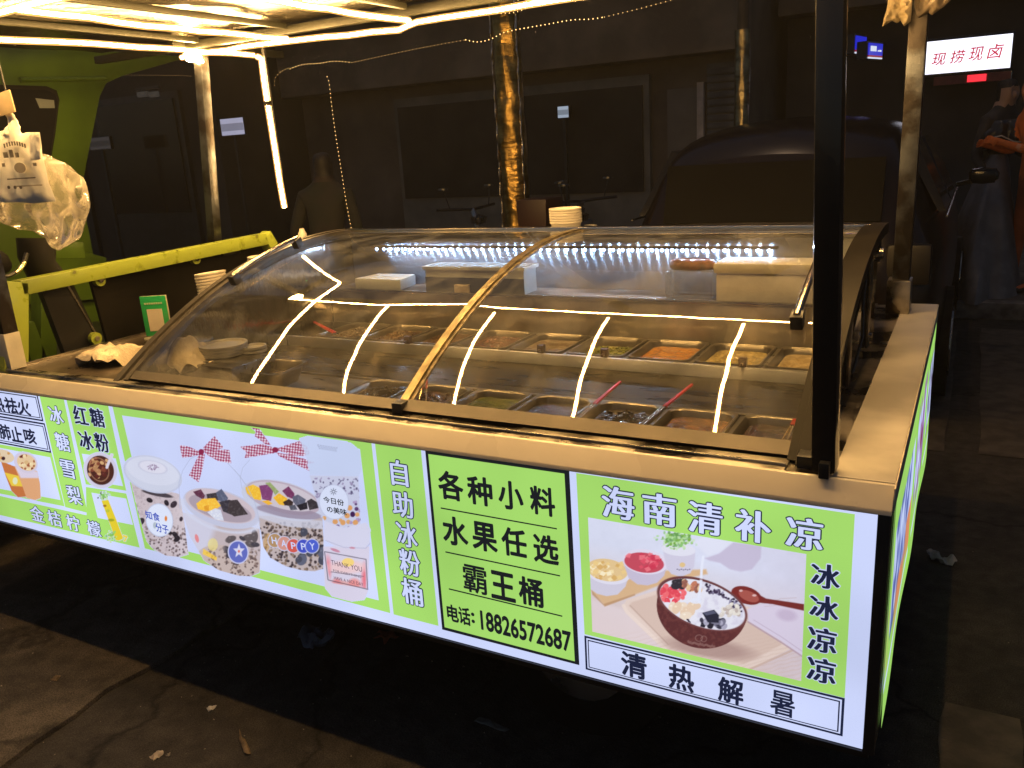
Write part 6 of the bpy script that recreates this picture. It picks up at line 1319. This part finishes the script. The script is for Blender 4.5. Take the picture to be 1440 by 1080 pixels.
# ================================================================== LITTER ON THE GROUND
def litter(u, v, pts, label, m, name='paper_scrap', cat='litter', z=None, th=.004, seed=0, s=1.):
    a_ = onz(u, v, 0); mb = sheet([(x*s, y*s) for x, y in pts], th, seed, rings=6, seg=36, wr=1.2, mapf=lambda p_, q_, d_: (p_, q_, max(d_, -th*.9)+th)); o = mb.build(name, m, None, smooth=True); o.location = (a_[0], a_[1], (zt if a_[0] < -2.16 else 0)+.001); tag(o, label, cat); return o
pap = mat('dirty_paper', (.50, .42, .33), .8, 0, .2, 60); leafm = mat('dry_leaf', (.22, .15, .08), .8, 0, .3, 60, .4, 80)
litter(297, 997, [(-.012, -.006), (.008, -.016), (.012, .014)], 'small pale triangular paper scrap on the asphalt', mat('bright_paper', (.75, .7, .62), .7))
litter(345, 1050, [(-.055, .035), (-.03, .012), (-.006, .008), (.022, -.004), (.04, -.018), (.03, -.03), (.008, -.016), (-.014, -.004), (-.035, .012)], 'curled dry brown leaf near the bottom edge of the picture', leafm, 'dry_leaf', 'leaf', th=.008)
litter(221, 1064, [(-.014, -.014), (.008, -.016), (.014, .012), (.002, .020), (-.012, .004)], 'crumpled grey paper scrap left of the dry leaf', pap)
litter(237, 1063, [(-.005, -.005), (.006, -.004), (.004, .006)], 'tiny pale paper crumb beside the crumpled grey scrap', pap)
litter(80, 962, [(-.012, -.01), (.012, -.006), (.008, .014), (-.006, .010)], 'small rusty crumb on the pale paving slab', leafm)
litter(446, 902, [(-.06, -.03), (-.01, -.05), (.05, -.04), (.08, .0), (.05, .04), (.0, .05), (-.05, .03)], 'crumpled bluish wrapper in the shadow under the stall', mat('bluish_film', (.13, .14, .18), .5), 'wrapper', th=.02, seed=5)
litter(1325, 790, [(-.055, .02), (-.04, -.015), (-.01, -.03), (.035, -.03), (.05, -.005), (.03, .012), (-.02, .005), (-.045, .045)], 'crumpled grey wrapper on the road right of the stall', mat('grey_film', (.34, .33, .32), .6), 'wrapper', th=.014, seed=6)
litter(1400, 384, [(-.10, -.05), (.08, -.06), (.12, .04), (-.04, .07)], 'pale crumpled bag far off on the crossing', mat('grey_film2', (.26, .25, .25), .6), 'wrapper', th=.03, seed=7)
litter(546, 895, [(-.05, 0), (-.015, .012), (0, .05), (.015, .012), (.05, .0), (.018, -.014), (.02, -.05), (-.008, -.02), (-.04, -.035), (-.02, -.01)], 'dark reddish star shaped leaf in the shadow under the stall', mat('red_leaf', (.30, .07, .03), .7), 'fallen_leaf', 'leaf', th=.006, seed=8)
litter(690, 1020, [(-.05, -.01), (.05, -.012), (.06, .006), (-.04, .014)], 'flattened dark strip lying in the shadow near the bottom', mat('dull_strip', (.16, .16, .14), .6), 'plastic_strip', th=.004)
d = MB(); rd = random.Random(12)
for k in range(520):
    x = rd.uniform(-3.1, .9); y = rd.uniform(-.75, .5) if rd.random() < .8 else rd.uniform(.5, 4)
    s_ = rd.uniform(.0008, .0034)*(1 if rd.random() < .93 else 1.8); z = (zt if x < slab_edge(y) else 0)+.0005
    pts = [(x+s_*rd.uniform(.6, 1.4)*math.cos(a_), y+s_*rd.uniform(.6, 1.4)*math.sin(a_), z) for a_ in (0, 1.6, 3.1, 4.7)]
    d.add(pts+[(x, y, z+s_*.9)], [(0, 1, 4), (1, 2, 4), (2, 3, 4), (3, 0, 4)])
stuff(d.build('grit', mat('pale_grit', (.34, .29, .23), .9, 0, .4, 200), None), 'fine pale grit and crumbs scattered over the road by the stall', 'grit')

# ================================================================== HAZE ADDED FOR BLOOM
m_ = MB(); m_.box(-30, 20, -8, 25, -1, 9.6)
hz = m_.build('added_haze', None, None); hm = bpy.data.materials.new('bloom_haze'); hm.use_nodes = True; n = hm.node_tree; n.nodes.clear()
o_ = n.nodes.new('ShaderNodeOutputMaterial'); v_ = n.nodes.new('ShaderNodeVolumePrincipled'); v_.inputs['Color'].default_value = (.9, .88, .85, 1); v_.inputs['Density'].default_value = .0019; v_.inputs['Anisotropy'].default_value = .3
n.links.new(v_.outputs[0], o_.inputs['Volume']); hz.data.materials.append(hm); stuff(hz, 'thin haze added for lens bloom around the rope lights', 'added_haze')
